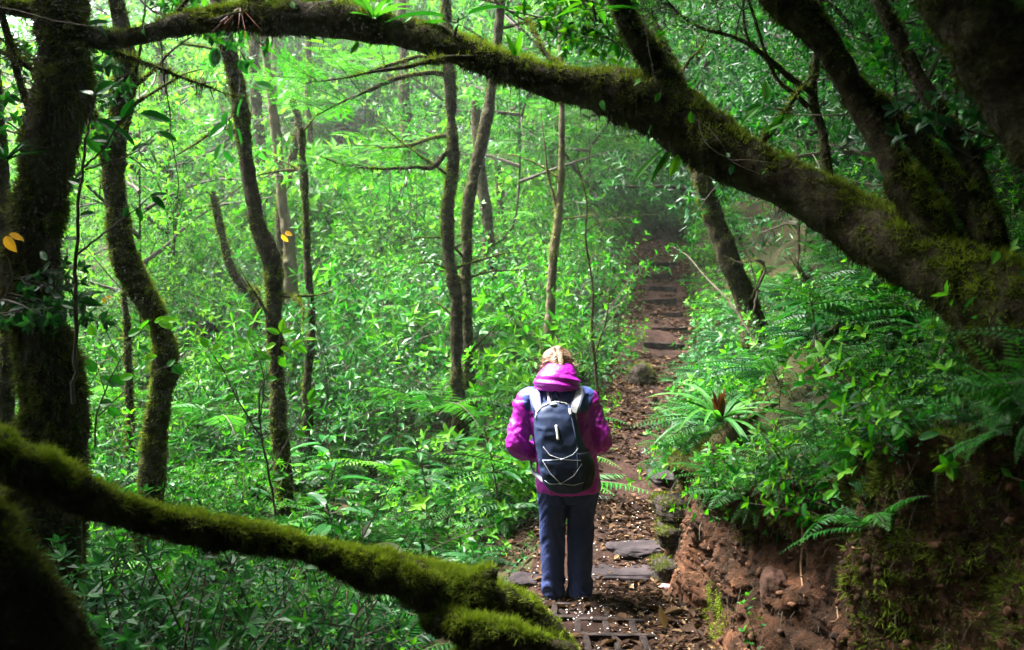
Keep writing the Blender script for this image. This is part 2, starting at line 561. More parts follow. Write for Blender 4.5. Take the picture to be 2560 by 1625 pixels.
def fern(seed, R=.65, n=10, L=.085, rise=1.0, pin=24, tone=.5, kind='d', ratio=.22):
    r = rg(seed); st, lv = Geo(), Geo()
    a0 = r.uniform(0, 6)
    for k in range(n):
        a = a0 + k * 2 * PI / n + r.normal(0, .25)
        e = rise * r.uniform(.6, 1.3)
        d = np.array([math.cos(a), math.sin(a), e])
        P = curve((0, 0, .02), d, R * r.uniform(.7, 1.15), 12, (math.cos(a) * .6, math.sin(a) * .6, -1.9 / R * .65), .06, r)
        frond(lv, st, P, r, L * r.uniform(.8, 1.1), ratio, pin, kind, tone + r.normal(0, .13))
    return st, lv


def herb(seed, h=.35, stems=7, L=.075, ratio=.5, spread=.18, tone=(.5, .2), kind='m'):
    r = rg(seed); st, lv = Geo(), Geo()
    for k in range(stems):
        a = r.uniform(0, 2 * PI); q = spread * math.sqrt(r.uniform())
        P = curve((q * math.cos(a), q * math.sin(a), 0), (math.cos(a) * .5, math.sin(a) * .5, 1), h * r.uniform(.5, 1.1), 6, (math.cos(a) * .8, math.sin(a) * .8, -.8), .2, r)
        st.tube(P, np.linspace(.003, .0015, 6), 3, .4)
        stem_leaves(lv, P, r, .15, L * .62, L, ratio, kind, tone=tone, phy=PI / 2)
    return st, lv


def bigleaf(seed, h=.5, n=9, L=.26, ratio=.36, tone=(.45, .2), lean=.6):
    r = rg(seed); st, lv = Geo(), Geo()
    P = curve((0, 0, 0), (r.normal(0, .15), r.normal(0, .15), 1), h, 8, (0, 0, 0), .15, r)
    st.tube(P, np.linspace(.009, .005, 8), 5, .35)
    for k in range(n):
        a = k * 2.4 + r.uniform(-.3, .3); z = r.uniform(.35, 1)
        p = P[int(z * 7)]
        d = np.array([math.cos(a), math.sin(a), lean * r.uniform(.1, 1)])
        q = p + norm(d) * .06
        st.tube(np.array([p, q]), .003, 3, .4)
        LL = L * r.uniform(.7, 1.15)
        lv.leaves([q], [d], [[0, 0, 1]], LL, LL * ratio, 'h', np.clip(tone[0] + r.normal(0, tone[1]), 0, 1), 0, .35, .14)
    return st, lv


def straps(seed, n=16, L=.5, W=.035, rise=1.2, tone=.55, dr=1.9):
    """A rosette of strap leaves (bromeliad, sedge)."""
    r = rg(seed); st, lv = Geo(), Geo()
    for k in range(n):
        a = k * 2.4 + r.normal(0, .2)
        P = curve((0.01 * math.cos(a), .01 * math.sin(a), 0), (math.cos(a), math.sin(a), rise * r.uniform(.4, 1.4)), L * r.uniform(.6, 1.1), 8,
                  (math.cos(a) * .5, math.sin(a) * .5, -dr / L * .6), .05, r)
        t, U, W_ = frames(P)
        s_ = norm(np.cross(t, [0, 0, 1.]) + 1e-5)
        w = W * .5 * np.array([.8, 1, 1, .95, .85, .65, .4, .04])[:, None]
        lift = np.array([0, 0, 1]) * (w * .35)
        V = np.concatenate([P - s_ * w + lift, P, P + s_ * w + lift])
        i = np.arange(7)
        Q = np.concatenate([np.stack([i, i + 1, i + 9, i + 8], -1), np.stack([i + 8, i + 9, i + 17, i + 16], -1)])
        lv.add(V, Q, np.clip(tone + r.normal(0, .15), 0, 1))
    return st, lv


def bough(seed, length=1.0, kind='d', L=.1, ratio=.42, side=8, per=6, tone=(.4, .22), droop=-.25, sub=.38):
    """A leafy twig growing along +x."""
    r = rg(seed); st, lv = Geo(), Geo()
    P = curve((0, 0, 0), (1, 0, .2), length, 9, (0, 0, droop), .2, r)
    st.tube(P, np.linspace(.008, .002, 9), 4, .2)
    stem_leaves(lv, P, r, .5, L * .7, L, ratio, kind, tone=tone, out=.8, up=.5)
    for k in range(side):
        i = 1 + int((k + .5) / side * 7)
        sgn = 1 if k % 2 else -1
        B = curve(P[i], (.55, sgn * .85, r.normal(0, .3)), sub * length * r.uniform(.6, 1.2), 5, (0, 0, droop * 1.5), .25, r)
        st.tube(B, np.linspace(.004, .0012, 5), 3, .2)
        s0 = sub * length / per
        stem_leaves(lv, B, r, .15, s0, L, ratio, kind, tone=tone, out=.75, up=.55)
    return st, lv


def feather_bough(seed, length=1.0, tone=.55):
    """A twig of fine pinnate leaves, as on the mimosa-like trees in the clearing."""
    r = rg(seed); st, lv = Geo(), Geo()
    P = curve((0, 0, 0), (1, 0, .12), length, 9, (0, 0, -.3), .2, r)
    st.tube(P, np.linspace(.008, .002, 9), 4, .25)
    for k in range(14):
        i = 1 + int(k / 14 * 7.5); sgn = 1 if k % 2 else -1
        B = curve(P[i], (.6, sgn * .9, r.normal(.05, .15)), r.uniform(.22, .38) * length, 6, (0, 0, -.8), .1, r)
        frond(lv, None, B, r, .05, .3, 13, 'd', tone + r.normal(0, .12), base=.1)
    return st, lv


def both(sl, leafmats=1):
    """stem slot 0, leaf slot 1 in one set of arrays"""
    st, lv = sl
    g = Geo()
    V, T, t, m = st.arrays(); g.add(V, T, t, 0)
    V, T, t, m = lv.arrays(); g.add(V, T, t, 1)
    return g.arrays()


def crown(seed, boughs, R=2.2, H=3.5, base=0., n=50, nl=9, low=.15, flat=.5, thick=.03):
    """Limbs from the axis with leafy twigs along them. Returns limb and leaf arrays."""
    r = rg(seed); wood, lv = Geo(), Geo()
    tips = []
    for k in range(nl):
        f = (k + r.uniform(0, 1)) / nl
        z = base + H * (low + (1 - low) * f) * .85
        a = k * 2.4 + r.uniform(-.5, .5)
        ln = R * (1 - .45 * f) * r.uniform(.7, 1.15)
        P = curve((0, 0, z), (math.cos(a), math.sin(a), flat * r.uniform(.3, 1.2)), ln, 9, (0, 0, r.uniform(-.2, .15)), .3, r)
        wood.tube(P, np.linspace(thick, thick * .25, 9), 5, .2)
        tips.append(P)
    idx, pos, ang, scl, til, ts = [], [], [], [], [], []
    for q in range(n):
        P = tips[r.integers(len(tips))]
        i = int(r.uniform(1, 8.99))
        d = P[i] - P[i - 1]
        idx.append(r.integers(len(boughs))); pos.append(P[i]); ang.append(math.atan2(d[1], d[0]) + r.normal(0, .9))
        scl.append(r.uniform(.6, 1.15)); til.append((r.normal(0, .3), r.normal(.05, .35))); ts.append(r.normal(0, .1))
    V, T, t, m = realize(boughs, idx, pos, ang, scl, til, ts)
    lm = m == 1
    lv.add(V, T[lm], t[lm]); wood.add(V, T[~lm], t[~lm])
    return wood, lv


def compact(V, T):
    u, inv = np.unique(T, return_inverse=True)
    return V[u], inv.reshape(T.shape)


def plant_meshes(name, sl, leaf, stem_name='stem', leaf_name='leaves'):
    st, lv = sl
    return (st.mesh(name + '_stems', M_TWIG), lv.mesh(name + '_leaves', leaf))


def place_plant(name, meshes, loc, rz=0, s=1, label=None, cat='plant', group=None, tilt=(0, 0)):
    e = bpy.data.objects.new(name, None)
    COL.objects.link(e)
    e.location = loc; e.rotation_euler = (tilt[0], tilt[1], rz); e.scale = (s, s, s)
    e.empty_display_size = .1
    tag(e, label, cat, group)
    if meshes[0] is not None: link('stems', meshes[0], e)
    link('leaves', meshes[1], e)
    return e
# ------------------------------------------------------------------ mossy trunks
def trunk_geo(P, R, nseg=40, step=None, rough=.12, seed=0, knots=6, flare=0):
    """A gnarled tube: rings with lumps. Returns V (rings,nseg,3), ring centres and normals."""
    P = np.asarray(P, float); R = np.asarray(R, float)
    seg = np.linalg.norm(np.diff(P, axis=0), axis=1).sum()
    n = max(8, int(seg / (step or max(R.mean() * .28, .015))))
    C = catmull(P, n)
    Rr = np.interp(np.linspace(0, 1, n), np.linspace(0, 1, len(R)), R)
    r = rg(seed)
    C = C + np.stack([fbm(np.stack([np.full(n, i * 7.1 + seed), np.linspace(0, seg, n) * 1.3, np.zeros(n)], 1), 1, 2, seed + i) for i in range(3)], 1) * (Rr * .28)[:, None]
    t, U, W = frames(C)
    a = np.linspace(0, 2 * PI, nseg, endpoint=False)
    nr = U[:, None] * np.cos(a)[None, :, None] + W[:, None] * np.sin(a)[None, :, None]
    base = C[:, None] + nr * Rr[:, None, None]
    lump = fbm(base, .9 / max(R.mean(), .02) * .35, 3, seed + 3) * rough * 1.6 + fbm(base, .9 / max(R.mean(), .02) * 1.6, 3, seed + 13) * rough * .55 + fbm(base, 3.2 / max(R.mean(), .02), 2, seed + 23) * rough * .28
    rad = Rr[:, None] * (1 + lump)
    for k in range(knots):
        i, j = r.integers(2, n - 2), r.integers(nseg)
        d = np.linalg.norm(base - base[i, j], axis=-1)
        rad = rad + Rr[i] * r.uniform(.12, .35) * np.exp(-(d / (Rr[i] * r.uniform(.4, .8))) ** 2)
    V = C[:, None] + nr * rad[..., None]
    return V, C, nr


def grid_faces(n, k):
    i = np.arange(n - 1)[:, None] * k; j = np.arange(k)[None]; j2 = (j + 1) % k
    return np.stack([i + j, i + j2, i + k + j2, i + k + j], -1).reshape(-1, 4)


def trunk_mesh(name, V, C, m):
    n, k = V.shape[:2]
    Q = grid_faces(n, k)
    A = np.concatenate([V.reshape(-1, 3), C[:1], C[-1:]])
    c = np.arange(k); c2 = (c + 1) % k; n0 = n * k
    T = np.concatenate([Q[:, [0, 1, 2]], Q[:, [0, 2, 3]], np.stack([c2, c, np.full(k, n0)], -1),
                        np.stack([(n - 1) * k + c, (n - 1) * k + c2, np.full(k, n0 + 1)], -1)])
    return new_mesh(name, A, T, m, smooth=True)


def surf_samples(V, cnt, r):
    n, k = V.shape[:2]
    e1 = np.roll(V, -1, 1) - V
    e2 = np.zeros_like(V); e2[:-1] = V[1:] - V[:-1]
    ar = np.linalg.norm(np.cross(e1, e2), axis=-1)[:-1]
    p = (ar / ar.sum()).ravel()
    q = r.choice(len(p), cnt, p=p)
    i, j = q // k, q % k
    u, v = r.uniform(size=cnt)[:, None], r.uniform(size=cnt)[:, None]
    j2 = (j + 1) % k
    P = (V[i, j] * (1 - u) + V[i, j2] * u) * (1 - v) + (V[i + 1, j] * (1 - u) + V[i + 1, j2] * u) * v
    nn = norm(np.cross(V[i, j2] - V[i, j], V[i + 1, j] - V[i, j]))
    return P, nn


def moss_geo(V, C, cnt, seed, L=.03, W=.006, top=.75, base=.28, green=0., hang=.0, patch=3.0, clump=.35, bright_x=0.):
    """Moss blades on a trunk surface, thick and yellow-green on upper sides, brown and thin below."""
    r = rg(seed)
    P, nn = surf_samples(V, int(cnt * 1.9), r)
    cen = C[np.argmin(((P[::50, None] - C[None]) ** 2).sum(-1), 1)] if False else None
    # outward check
    mid = V.mean(1)
    k = np.clip(np.searchsorted(np.arange(len(mid)), np.zeros(len(P))), 0, 0)
    up = nn[:, 2]
    m = fbm(P, patch, 3, seed + 5)
    keep = r.uniform(size=len(P)) < np.clip(.5 + .35 * up + m * .8 + clump * (fbm(P, 14, 2, seed + 9)) + (.5 if clump > .4 else 0) * fbm(P, 5.5, 2, seed + 15), .05, 1)
    P, nn, up, m = P[keep][:cnt], nn[keep][:cnt], up[keep][:cnt], m[keep][:cnt]
    n = len(P)
    tuft = fbm(P, 26, 2, seed + 11)
    d = nn * .75 + r.normal(0, .42, (n, 3)) + np.array([0, 0, -.35]) * (1 - np.clip(up, 0, 1))[:, None]
    LL = L * np.clip(.75 + .75 * tuft + .3 * np.clip(up, 0, 1), .2, 2.0) * r.uniform(.6, 1.3, n)
    if hang:
        lo = (up < -.2) & (r.uniform(size=n) < hang)
        LL[lo] *= r.uniform(1.5, 3.5, lo.sum()); d[lo] = d[lo] * .35 + np.array([0, 0, -1])
    tone = np.clip(base + green + (top - base) * np.clip(up + .25 + bright_x * nn[:, 0], 0, 1) + .22 * m + .16 * tuft + r.normal(0, .1, n), 0, 1)
    V2, T, rep = leaf_geo(P - nn * .004, d, r.normal(0, 1, (n, 3)), LL, W * r.uniform(.7, 1.4, n), 'b', 0, 0)
    return V2, T, tone


def mossy_tree(name, label, segs, moss=20000, seed=1, group=None, cat='tree', bark=None, mkw=None, nseg=40, rough=.12, moss_mat=None, twigs=0):
    """segs: list of (part name, photo points (px, py, width px, Y)). The first is the trunk. Returns the root Empty."""
    root = bpy.data.objects.new(name, None); COL.objects.link(root)
    tag(root, label, cat, group)
    out, tot = [], 0
    for q, (pn, pts) in enumerate(segs):
        P = np.array([at(a, b, y) for a, b, w, y in pts]); R = np.array([w * .5 * y / F for a, b, w, y in pts]); R = np.maximum(R - ((.013 if pts[0][3] < 6 else .006) if moss else 0), R * .62)
        k = nseg if q == 0 else max(14, int(nseg * .6))
        V, C, nr = trunk_geo(P, R, k, None, rough, seed * 31 + q, 7 if q == 0 else 3)
        out.append((pn, V, C)); tot += R.mean() * np.linalg.norm(np.diff(P, axis=0), axis=1).sum()
    tr_ = rg(seed * 7 + 1)
    for k in range(twigs):        # short side branches, some broken
        V0, C0 = out[0][1], out[0][2]
        vis = [i for i in range(3, len(C0) - 3) if -60 < pix(C0[i])[0][0] < 2620 and -100 < pix(C0[i])[0][1] < 900]
        i = vis[tr_.integers(len(vis))]; rr = np.linalg.norm(V0[i] - C0[i], axis=-1).mean()
        a = tr_.uniform(0, 2 * PI)
        d = np.array([math.copysign(1, math.cos(a)) * tr_.uniform(.5, 1), tr_.normal(0, .5), tr_.uniform(-.1, 1.1)])
        P = curve(C0[i] + norm(d) * rr * .5, d, tr_.uniform(.25, 1.1), 9, (0, 0, tr_.uniform(-.9, .3)), .45, tr_)
        V, C, nr = trunk_geo(P, np.linspace(min(.16 * rr + .006, .016), .003, 9), 9, .03, .2, seed * 13 + k, 2)
        out.append(('branch', V, C))
    root.location = out[0][2][np.argmin(out[0][2][:, 2])] if True else (0, 0, 0)
    off = np.array(root.location)
    g = Geo()
    for q, (pn, V, C) in enumerate(out):
        link(pn, trunk_mesh(name + '_' + pn, V - off, C - off, bark or M_BARK), root)
        if moss:
            rr = np.linalg.norm(V - C[:, None], axis=-1).mean() * np.linalg.norm(np.diff(C, axis=0), axis=1).sum()
            V2, T, t = moss_geo(V, C, int(moss * rr / tot), seed * 17 + q, **(mkw or {}))
            g.add(V2 - off, T, t)
    if moss:
        link('moss', g.mesh(name + '_moss', moss_mat or M_MOSS), root)
    root['_off'] = [float(v) for v in off]
    return root, out


# ---- crown templates shared by many trees
BT_BROAD = [both(bough(100 + k, 1.0, 'd', .105, .42, 8, 6, (.42, .24))) for k in range(4)]
BT_BRIGHT = [both(bough(120 + k, 1.0, 'd', .115, .36, 8, 6, (.62, .22), -.4)) for k in range(4)]
BT_SMALL = [both(bough(140 + k, .9, 'd', .05, .45, 12, 9, (.5, .22), -.1)) for k in range(3)]
BT_FEATHER = [both(feather_bough(160 + k, 1.0, .6)) for k in range(3)]
BT_NARROW = [both(bough(180 + k, 1.0, 'd', .13, .2, 8, 7, (.45, .2), -.5)) for k in range(3)]
BT_DEEP = [both(bough(190 + k, 1.0, 'm', (.15, .19)[k % 2], (.36, .17)[k % 2], 7, 5, (.45, .25), -.45)) for k in range(4)]


def crown_pair(name, seed, boughs, leaf, **kw):
    w, l = crown(seed, boughs, **kw)
    V, T, t, m = w.arrays(); V, T = compact(V, T)
    a = new_mesh(name + '_limbs', V, T, M_TWIG, None, t)
    V, T, t, m = l.arrays(); V, T = compact(V, T)
    return a, new_mesh(name + '_foliage', V, T, leaf, None, t)


CROWNS = {
    'broad': [crown_pair('broad_crown', 200 + k, BT_BROAD, M_COOL, n=70, R=2.0, H=4.0, nl=12) for k in range(2)],
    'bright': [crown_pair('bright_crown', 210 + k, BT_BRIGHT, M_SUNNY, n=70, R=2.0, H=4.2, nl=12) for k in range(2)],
    'small': [crown_pair('small_crown', 220 + k, BT_SMALL, M_SUNNY, n=60, R=1.8, H=3.6, nl=12) for k in range(2)],
    'feather': [crown_pair('feather_crown', 230 + k, BT_FEATHER, M_SUNNY, n=60, R=2.0, H=2.6, nl=10, flat=.25) for k in range(2)],
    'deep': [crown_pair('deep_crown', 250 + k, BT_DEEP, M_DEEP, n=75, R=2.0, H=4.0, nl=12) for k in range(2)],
    'narrow': [crown_pair('narrow_crown', 240 + k, BT_NARROW, M_COOL, n=65, R=1.9, H=3.8, nl=11) for k in range(2)],
}
# ------------------------------------------------------------------ placing on the terrain by photo pixel
from mathutils.bvhtree import BVHTree
def _terrain_bvh():
    r, c = TERR.shape[:2]
    i = (np.arange(r - 1)[:, None] * c + np.arange(c - 1)[None]).ravel()
    Q = np.stack([i, i + 1, i + c + 1, i + c], -1)
    return BVHTree.FromPolygons(TERR.reshape(-1, 3).tolist(), Q.tolist())
BVH = _terrain_bvh()


def hit(px, py, fallback=8.0):
    o = Vector((0, 0, CAM_Z)); d = Vector(at(px, py, 10.0)) - o
    h = BVH.ray_cast(o, d.normalized())
    return np.array(h[0]) if h[0] is not None else at(px, py, fallback)


def drop(x, y):
    h = BVH.ray_cast(Vector((x, y, 60)), Vector((0, 0, -1)))
    return np.array(h[0]) if h[0] is not None else np.array([x, y, float(ground_z(x, y))])


# ------------------------------------------------------------------ the arching tree and its limbs
ARCH = [('trunk', [(2700, 1010, 330, 3.15), (2600, 860, 290, 3.2), (2500, 740, 245, 3.3), (2340, 645, 190, 3.5), (2160, 555, 152, 3.8), (2000, 468, 142, 4.0), (1850, 385, 140, 4.15), (1700, 302, 152, 4.3),
                   (1595, 256, 136, 4.35), (1450, 222, 118, 4.4), (1329, 192, 92, 4.45), (1169, 142, 88, 4.5), (1070, 105, 92, 4.55), (957, 72, 88, 4.6), (850, 42, 86, 4.65), (744, 34, 84, 4.7),
                   (630, 38, 80, 4.75), (532, 50, 76, 4.8), (440, 66, 66, 4.85), (372, 82, 62, 4.9), (300, 95, 58, 4.95), (235, 88, 60, 5.0), (160, 50, 54, 5.05), (70, 25, 50, 5.1), (-60, 10, 46, 5.1)]),
        ('branch', [(1712, 305, 88, 4.3), (1690, 240, 84, 4.3), (1650, 165, 74, 4.3), (1592, 80, 69, 4.3), (1545, -20, 63, 4.3), (1500, -140, 58, 4.3), (1450, -300, 53, 4.3)]),
        ('branch', [(2390, 640, 132, 3.45), (2320, 545, 113, 3.5), (2240, 420, 90, 3.6), (2170, 290, 79, 3.7), (2090, 150, 84, 3.75), (2010, 55, 90, 3.8), (1930, -30, 95, 3.85), (1830, -150, 92, 3.9), (1760, -330, 79, 3.9)]),
        ('branch', [(2090, 155, 53, 3.75), (2135, 205, 51, 3.75), (2200, 262, 55, 3.7), (2290, 345, 62, 3.6), (2390, 455, 72, 3.5), (2470, 575, 92, 3.4), (2500, 690, 106, 3.35)]),
        ('branch', [(2480, 600, 79, 3.35), (2440, 440, 62, 3.5), (2380, 335, 56, 3.6), (2310, 225, 51, 3.7), (2250, 105, 48, 3.8), (2190, -10, 44, 3.9), (2120, -160, 40, 4.0)])]
arch, arch_parts = mossy_tree('leaning_tree', 'thick leaning tree arching over the trail, yellow green moss on its upper side', ARCH, 100000, 3, twigs=7,
                              mkw=dict(L=.029, W=.0055, top=.78, base=.20, hang=.05, clump=.5), nseg=64, rough=.13)

big = [('trunk', [(2300, -160, 190, 2.7), (2400, -20, 190, 2.65), (2480, 95, 195, 2.6), (2570, 220, 205, 2.55), (2680, 400, 215, 2.5), (2800, 700, 240, 2.5), (2900, 1050, 280, 2.5)])]
mossy_tree('slanting_tree', 'near black slanting trunk cutting across the top right corner', big, 14000, 8, mkw=dict(L=.03, W=.004, top=.5, base=.12), nseg=48)

A_T = [('trunk', [(190, -420, 120, 5.05), (178, -120, 122, 5.05), (165, 40, 112, 5), (161, 110, 108, 5), (152, 190, 140, 5), (140, 270, 134, 5), (127, 400, 116, 5), (118, 520, 122, 5), (114, 640, 124, 5), (118, 800, 142, 5), (122, 950, 162, 5), (128, 1090, 172, 5), (130, 1300, 190, 5), (130, 1550, 230, 5), (130, 1820, 290, 5)]),
       ('branch', [(110, 335, 44, 5), (85, 290, 34, 5), (60, 235, 28, 5), (36, 160, 26, 5), (15, 75, 27, 5), (-20, -40, 24, 5)])]
treeA, _ = mossy_tree('mossy_tree', 'massive dark upright trunk shaggy with moss, behind the left end of the log', A_T, 95000, 5, twigs=4,
                      mkw=dict(L=.048, W=.0075, top=.55, base=.38, hang=.15), nseg=72, rough=.09)
C_T = [('trunk', [(255, -260, 44, 7.1), (285, -40, 44, 7), (308, 70, 44, 7), (318, 160, 50, 7), (312, 215, 56, 7), (306, 265, 50, 7), (290, 340, 48, 7), (285, 430, 58, 7), (293, 540, 60, 7), (305, 640, 64, 7), (347, 722, 60, 7), (388, 800, 54, 7), (408, 890, 57, 7), (405, 980, 56, 7), (394, 1075, 62, 7), (385, 1240, 70, 7), (380, 1400, 84, 7), (376, 1540, 110, 7)]),
       ('branch', [(292, 490, 40, 7), (272, 410, 32, 7), (250, 330, 28, 7), (226, 270, 24, 7), (200, 190, 20, 7), (180, 100, 16, 7)])]
treeC, _ = mossy_tree('mossy_tree', 'sinuous forked mossy trunk bent like an elbow, right of the massive dark trunk', C_T, 40000, 6, twigs=5, mkw=dict(L=.034, W=.008, top=.75, base=.46, patch=2), nseg=36)
D_T = [('trunk', [(520, -200, 44, 7.6), (545, -20, 44, 7.6), (570, 112, 45, 7.6), (593, 240, 38, 7.6), (612, 405, 37, 7.6), (640, 540, 46, 7.6), (674, 640, 49, 7.6), (683, 720, 44, 7.6), (684, 800, 42, 7.6), (687, 890, 38, 7.6), (696, 980, 37, 7.6), (703, 1080, 42, 7.6), (712, 1200, 46, 7.6), (720, 1400, 60, 7.6), (724, 1520, 80, 7.6)])]
treeD, _ = mossy_tree('mossy_tree', 'slim patchy trunk leaning right as it drops from the arch, left of centre', D_T, 26000, 7, twigs=6, mkw=dict(L=.03, W=.008, top=.7, base=.45, patch=4), nseg=32)
D2 = [('trunk', [(655, 60, 22, 12), (675, 220, 24, 12), (690, 330, 25, 12), (705, 480, 28, 12), (722, 590, 33, 12), (728, 700, 38, 12), (736, 790, 40, 12), (742, 900, 46, 12), (742, 1060, 60, 12)])]
mossy_tree('pale_tree', 'pale brown barked trunk standing close behind the slim leaning trunk', D2, 3000, 9, bark=M_PALE, mkw=dict(L=.035, W=.012, top=.7, base=.55), nseg=24)
D3 = [('trunk', [(755, 322, 24, 9), (758, 400, 21, 9), (762, 450, 22, 9), (765, 540, 20, 9), (770, 680, 22, 9), (778, 800, 22, 9), (772, 960, 25, 9), (776, 1100, 30, 9), (776, 1290, 44, 9)])]
treeD3, _ = mossy_tree('broken_tree', 'thin straight dark stem with its broken top below the arch, left of centre', D3, 6000, 10, twigs=5, mkw=dict(L=.028, W=.009, top=.6, base=.35), nseg=20)
E1 = [('trunk', [(1110, -150, 30, 9), (1118, 60, 30, 9), (1123, 180, 30, 9), (1126, 290, 27, 9), (1133, 410, 29, 9), (1124, 500, 33, 9), (1121, 560, 34, 9), (1124, 640, 32, 9), (1134, 710, 34, 9), (1139, 800, 38, 9), (1144, 890, 32, 9), (1150, 1000, 38, 9), (1152, 1120, 44, 9), (1152, 1280, 60, 9)]),
      ('branch', [(1126, 185, 18, 9), (1066, 182, 13, 8.9), (994, 196, 14, 8.8), (922, 226, 11, 8.7), (850, 258, 8, 8.6), (790, 290, 4, 8.5)]),
      ('branch', [(1122, 160, 16, 9), (1060, 140, 10, 8.9), (1012, 150, 13, 8.8), (922, 178, 9, 8.6), (850, 196, 7, 8.5), (780, 205, 4, 8.4)]),
      ('branch', [(1132, 365, 16, 9), (1112, 385, 15, 8.95), (1080, 418, 17, 8.9), (1038, 418, 12, 8.8), (950, 422, 9, 8.7), (860, 412, 7, 8.6), (800, 390, 4, 8.5)]),
      ('branch', [(1130, 335, 14, 9), (1080, 345, 11, 9), (1030, 362, 10, 9.1), (970, 370, 8, 9.2), (910, 366, 5, 9.3)])]
treeE, _ = mossy_tree('mossy_tree', 'left one of two close dark trunks, thin mossy branches spreading left from it', E1, 20000, 11, twigs=4, mkw=dict(L=.028, W=.008, top=.75, base=.35, hang=.3), nseg=26)
E2 = [('trunk', [(1262, -120, 24, 9.6), (1240, 120, 26, 9.6), (1224, 240, 27, 9.6), (1210, 330, 32, 9.6), (1190, 410, 33, 9.6), (1172, 510, 29, 9.6), (1168, 600, 30, 9.6), (1164, 680, 29, 9.6), (1164, 760, 30, 9.6), (1168, 860, 32, 9.6), (1172, 1000, 38, 9.6), (1174, 1230, 54, 9.6)])]
mossy_tree('mossy_tree', 'right one of two close dark trunks, curving up to the arch', E2, 12000, 12, twigs=6, mkw=dict(L=.026, W=.008, top=.7, base=.36), nseg=24)
E3 = [('trunk', [(1190, 250, 26, 13), (1203, 430, 30, 13), (1215, 560, 33, 13), (1222, 660, 36, 13), (1226, 800, 44, 13), (1226, 1010, 56, 13)])]
mossy_tree('shaded_tree', 'shaded brown trunk half hidden behind the two close mossy trunks', E3, 2500, 13, mkw=dict(L=.03, W=.012, top=.5, base=.3), nseg=20)
F_T = [('trunk', [(1398, -60, 16, 10), (1402, 130, 16, 10), (1404, 270, 17, 10), (1404, 400, 18, 10), (1401, 500, 22, 10), (1397, 560, 25, 10), (1382, 640, 25, 10), (1376, 720, 25, 10), (1373, 800, 28, 10), (1366, 870, 32, 10), (1362, 960, 36, 10), (1360, 1130, 50, 10)]),
       ('branch', [(1397, 545, 14, 10), (1382, 480, 10, 10), (1368, 420, 8, 10), (1362, 360, 6, 10), (1352, 280, 5, 10)])]
mossy_tree('slender_tree', 'slender trunk, pale above and golden with moss below, rising behind the hiker', F_T, 6500, 14, twigs=3, bark=M_PALE, mkw=dict(L=.026, W=.009, top=.85, base=.62, patch=1.2), nseg=20)
G_T = [('trunk', [(1440, 400, 5, 9.2), (1466, 500, 6, 9.2), (1464, 600, 8, 9.2), (1482, 720, 9, 9.2), (1480, 830, 10, 9.2), (1492, 960, 12, 9.2), (1492, 1110, 15, 9.2)])]
mossy_tree('thin_tree', 'very thin upright sapling stem just right of the slender golden trunk', G_T, 1500, 15, twigs=5, mkw=dict(L=.02, W=.006, top=.6, base=.4), nseg=12)
H_T = [('trunk', [(1480, -260, 44, 8.3), (1560, -90, 46, 8.3), (1602, 20, 48, 8.3), (1645, 110, 48, 8.2), (1690, 220, 48, 8.2), (1725, 350, 48, 8.1), (1750, 440, 50, 8.0), (1776, 510, 54, 8.0), (1812, 600, 55, 8), (1850, 690, 58, 8), (1885, 770, 66, 8), (1905, 850, 90, 8)]),
       ('branch', [(1880, 745, 14, 7.9), (1905, 690, 12, 7.8), (1910, 665, 11, 7.7), (1890, 650, 9, 7.6), (1850, 656, 7, 7.5), (1810, 642, 4, 7.45)])]
treeH, _ = mossy_tree('mossy_tree', 'tilted mossy trunk on the bank above the trail, under the arching tree', H_T, 12000, 16, twigs=3, mkw=dict(L=.03, W=.008, top=.75, base=.35, bright_x=-.4), nseg=26)
I_T = [('trunk', [(2090, 520, 34, 6.2), (2070, 414, 30, 6.2), (2056, 324, 27, 6.2), (2034, 252, 26, 6.2), (2038, 173, 22, 6.2), (2048, 70, 20, 6.2), (2058, -60, 18, 6.2)]),
       ('branch', [(2036, 236, 20, 6.2), (2000, 214, 18, 6.2), (1973, 194, 18, 6.2), (1930, 155, 17, 6.2), (1873, 112, 15, 6.2), (1826, 90, 13, 6.2), (1754, 70, 12, 6.2), (1700, 36, 10, 6.2), (1650, -20, 8, 6.2)]),
       ('branch', [(1874, 112, 12, 6.2), (1862, 70, 9, 6.2), (1858, 20, 8, 6.2), (1862, -40, 8, 6.2)]),
       ('branch', [(2022, 268, 18, 6.2), (1985, 235, 14, 6.2), (1945, 200, 13, 6.2), (1920, 150, 12, 6.2), (1900, 90, 12, 6.2), (1878, 20, 10, 6.2), (1850, -60, 9, 6.2)])]
treeI, _ = mossy_tree('forked_tree', 'small dark forking tree seen between the arching trunk and its upright limbs', I_T, 6000, 17, mkw=dict(L=.02, W=.006, top=.6, base=.3), nseg=20)
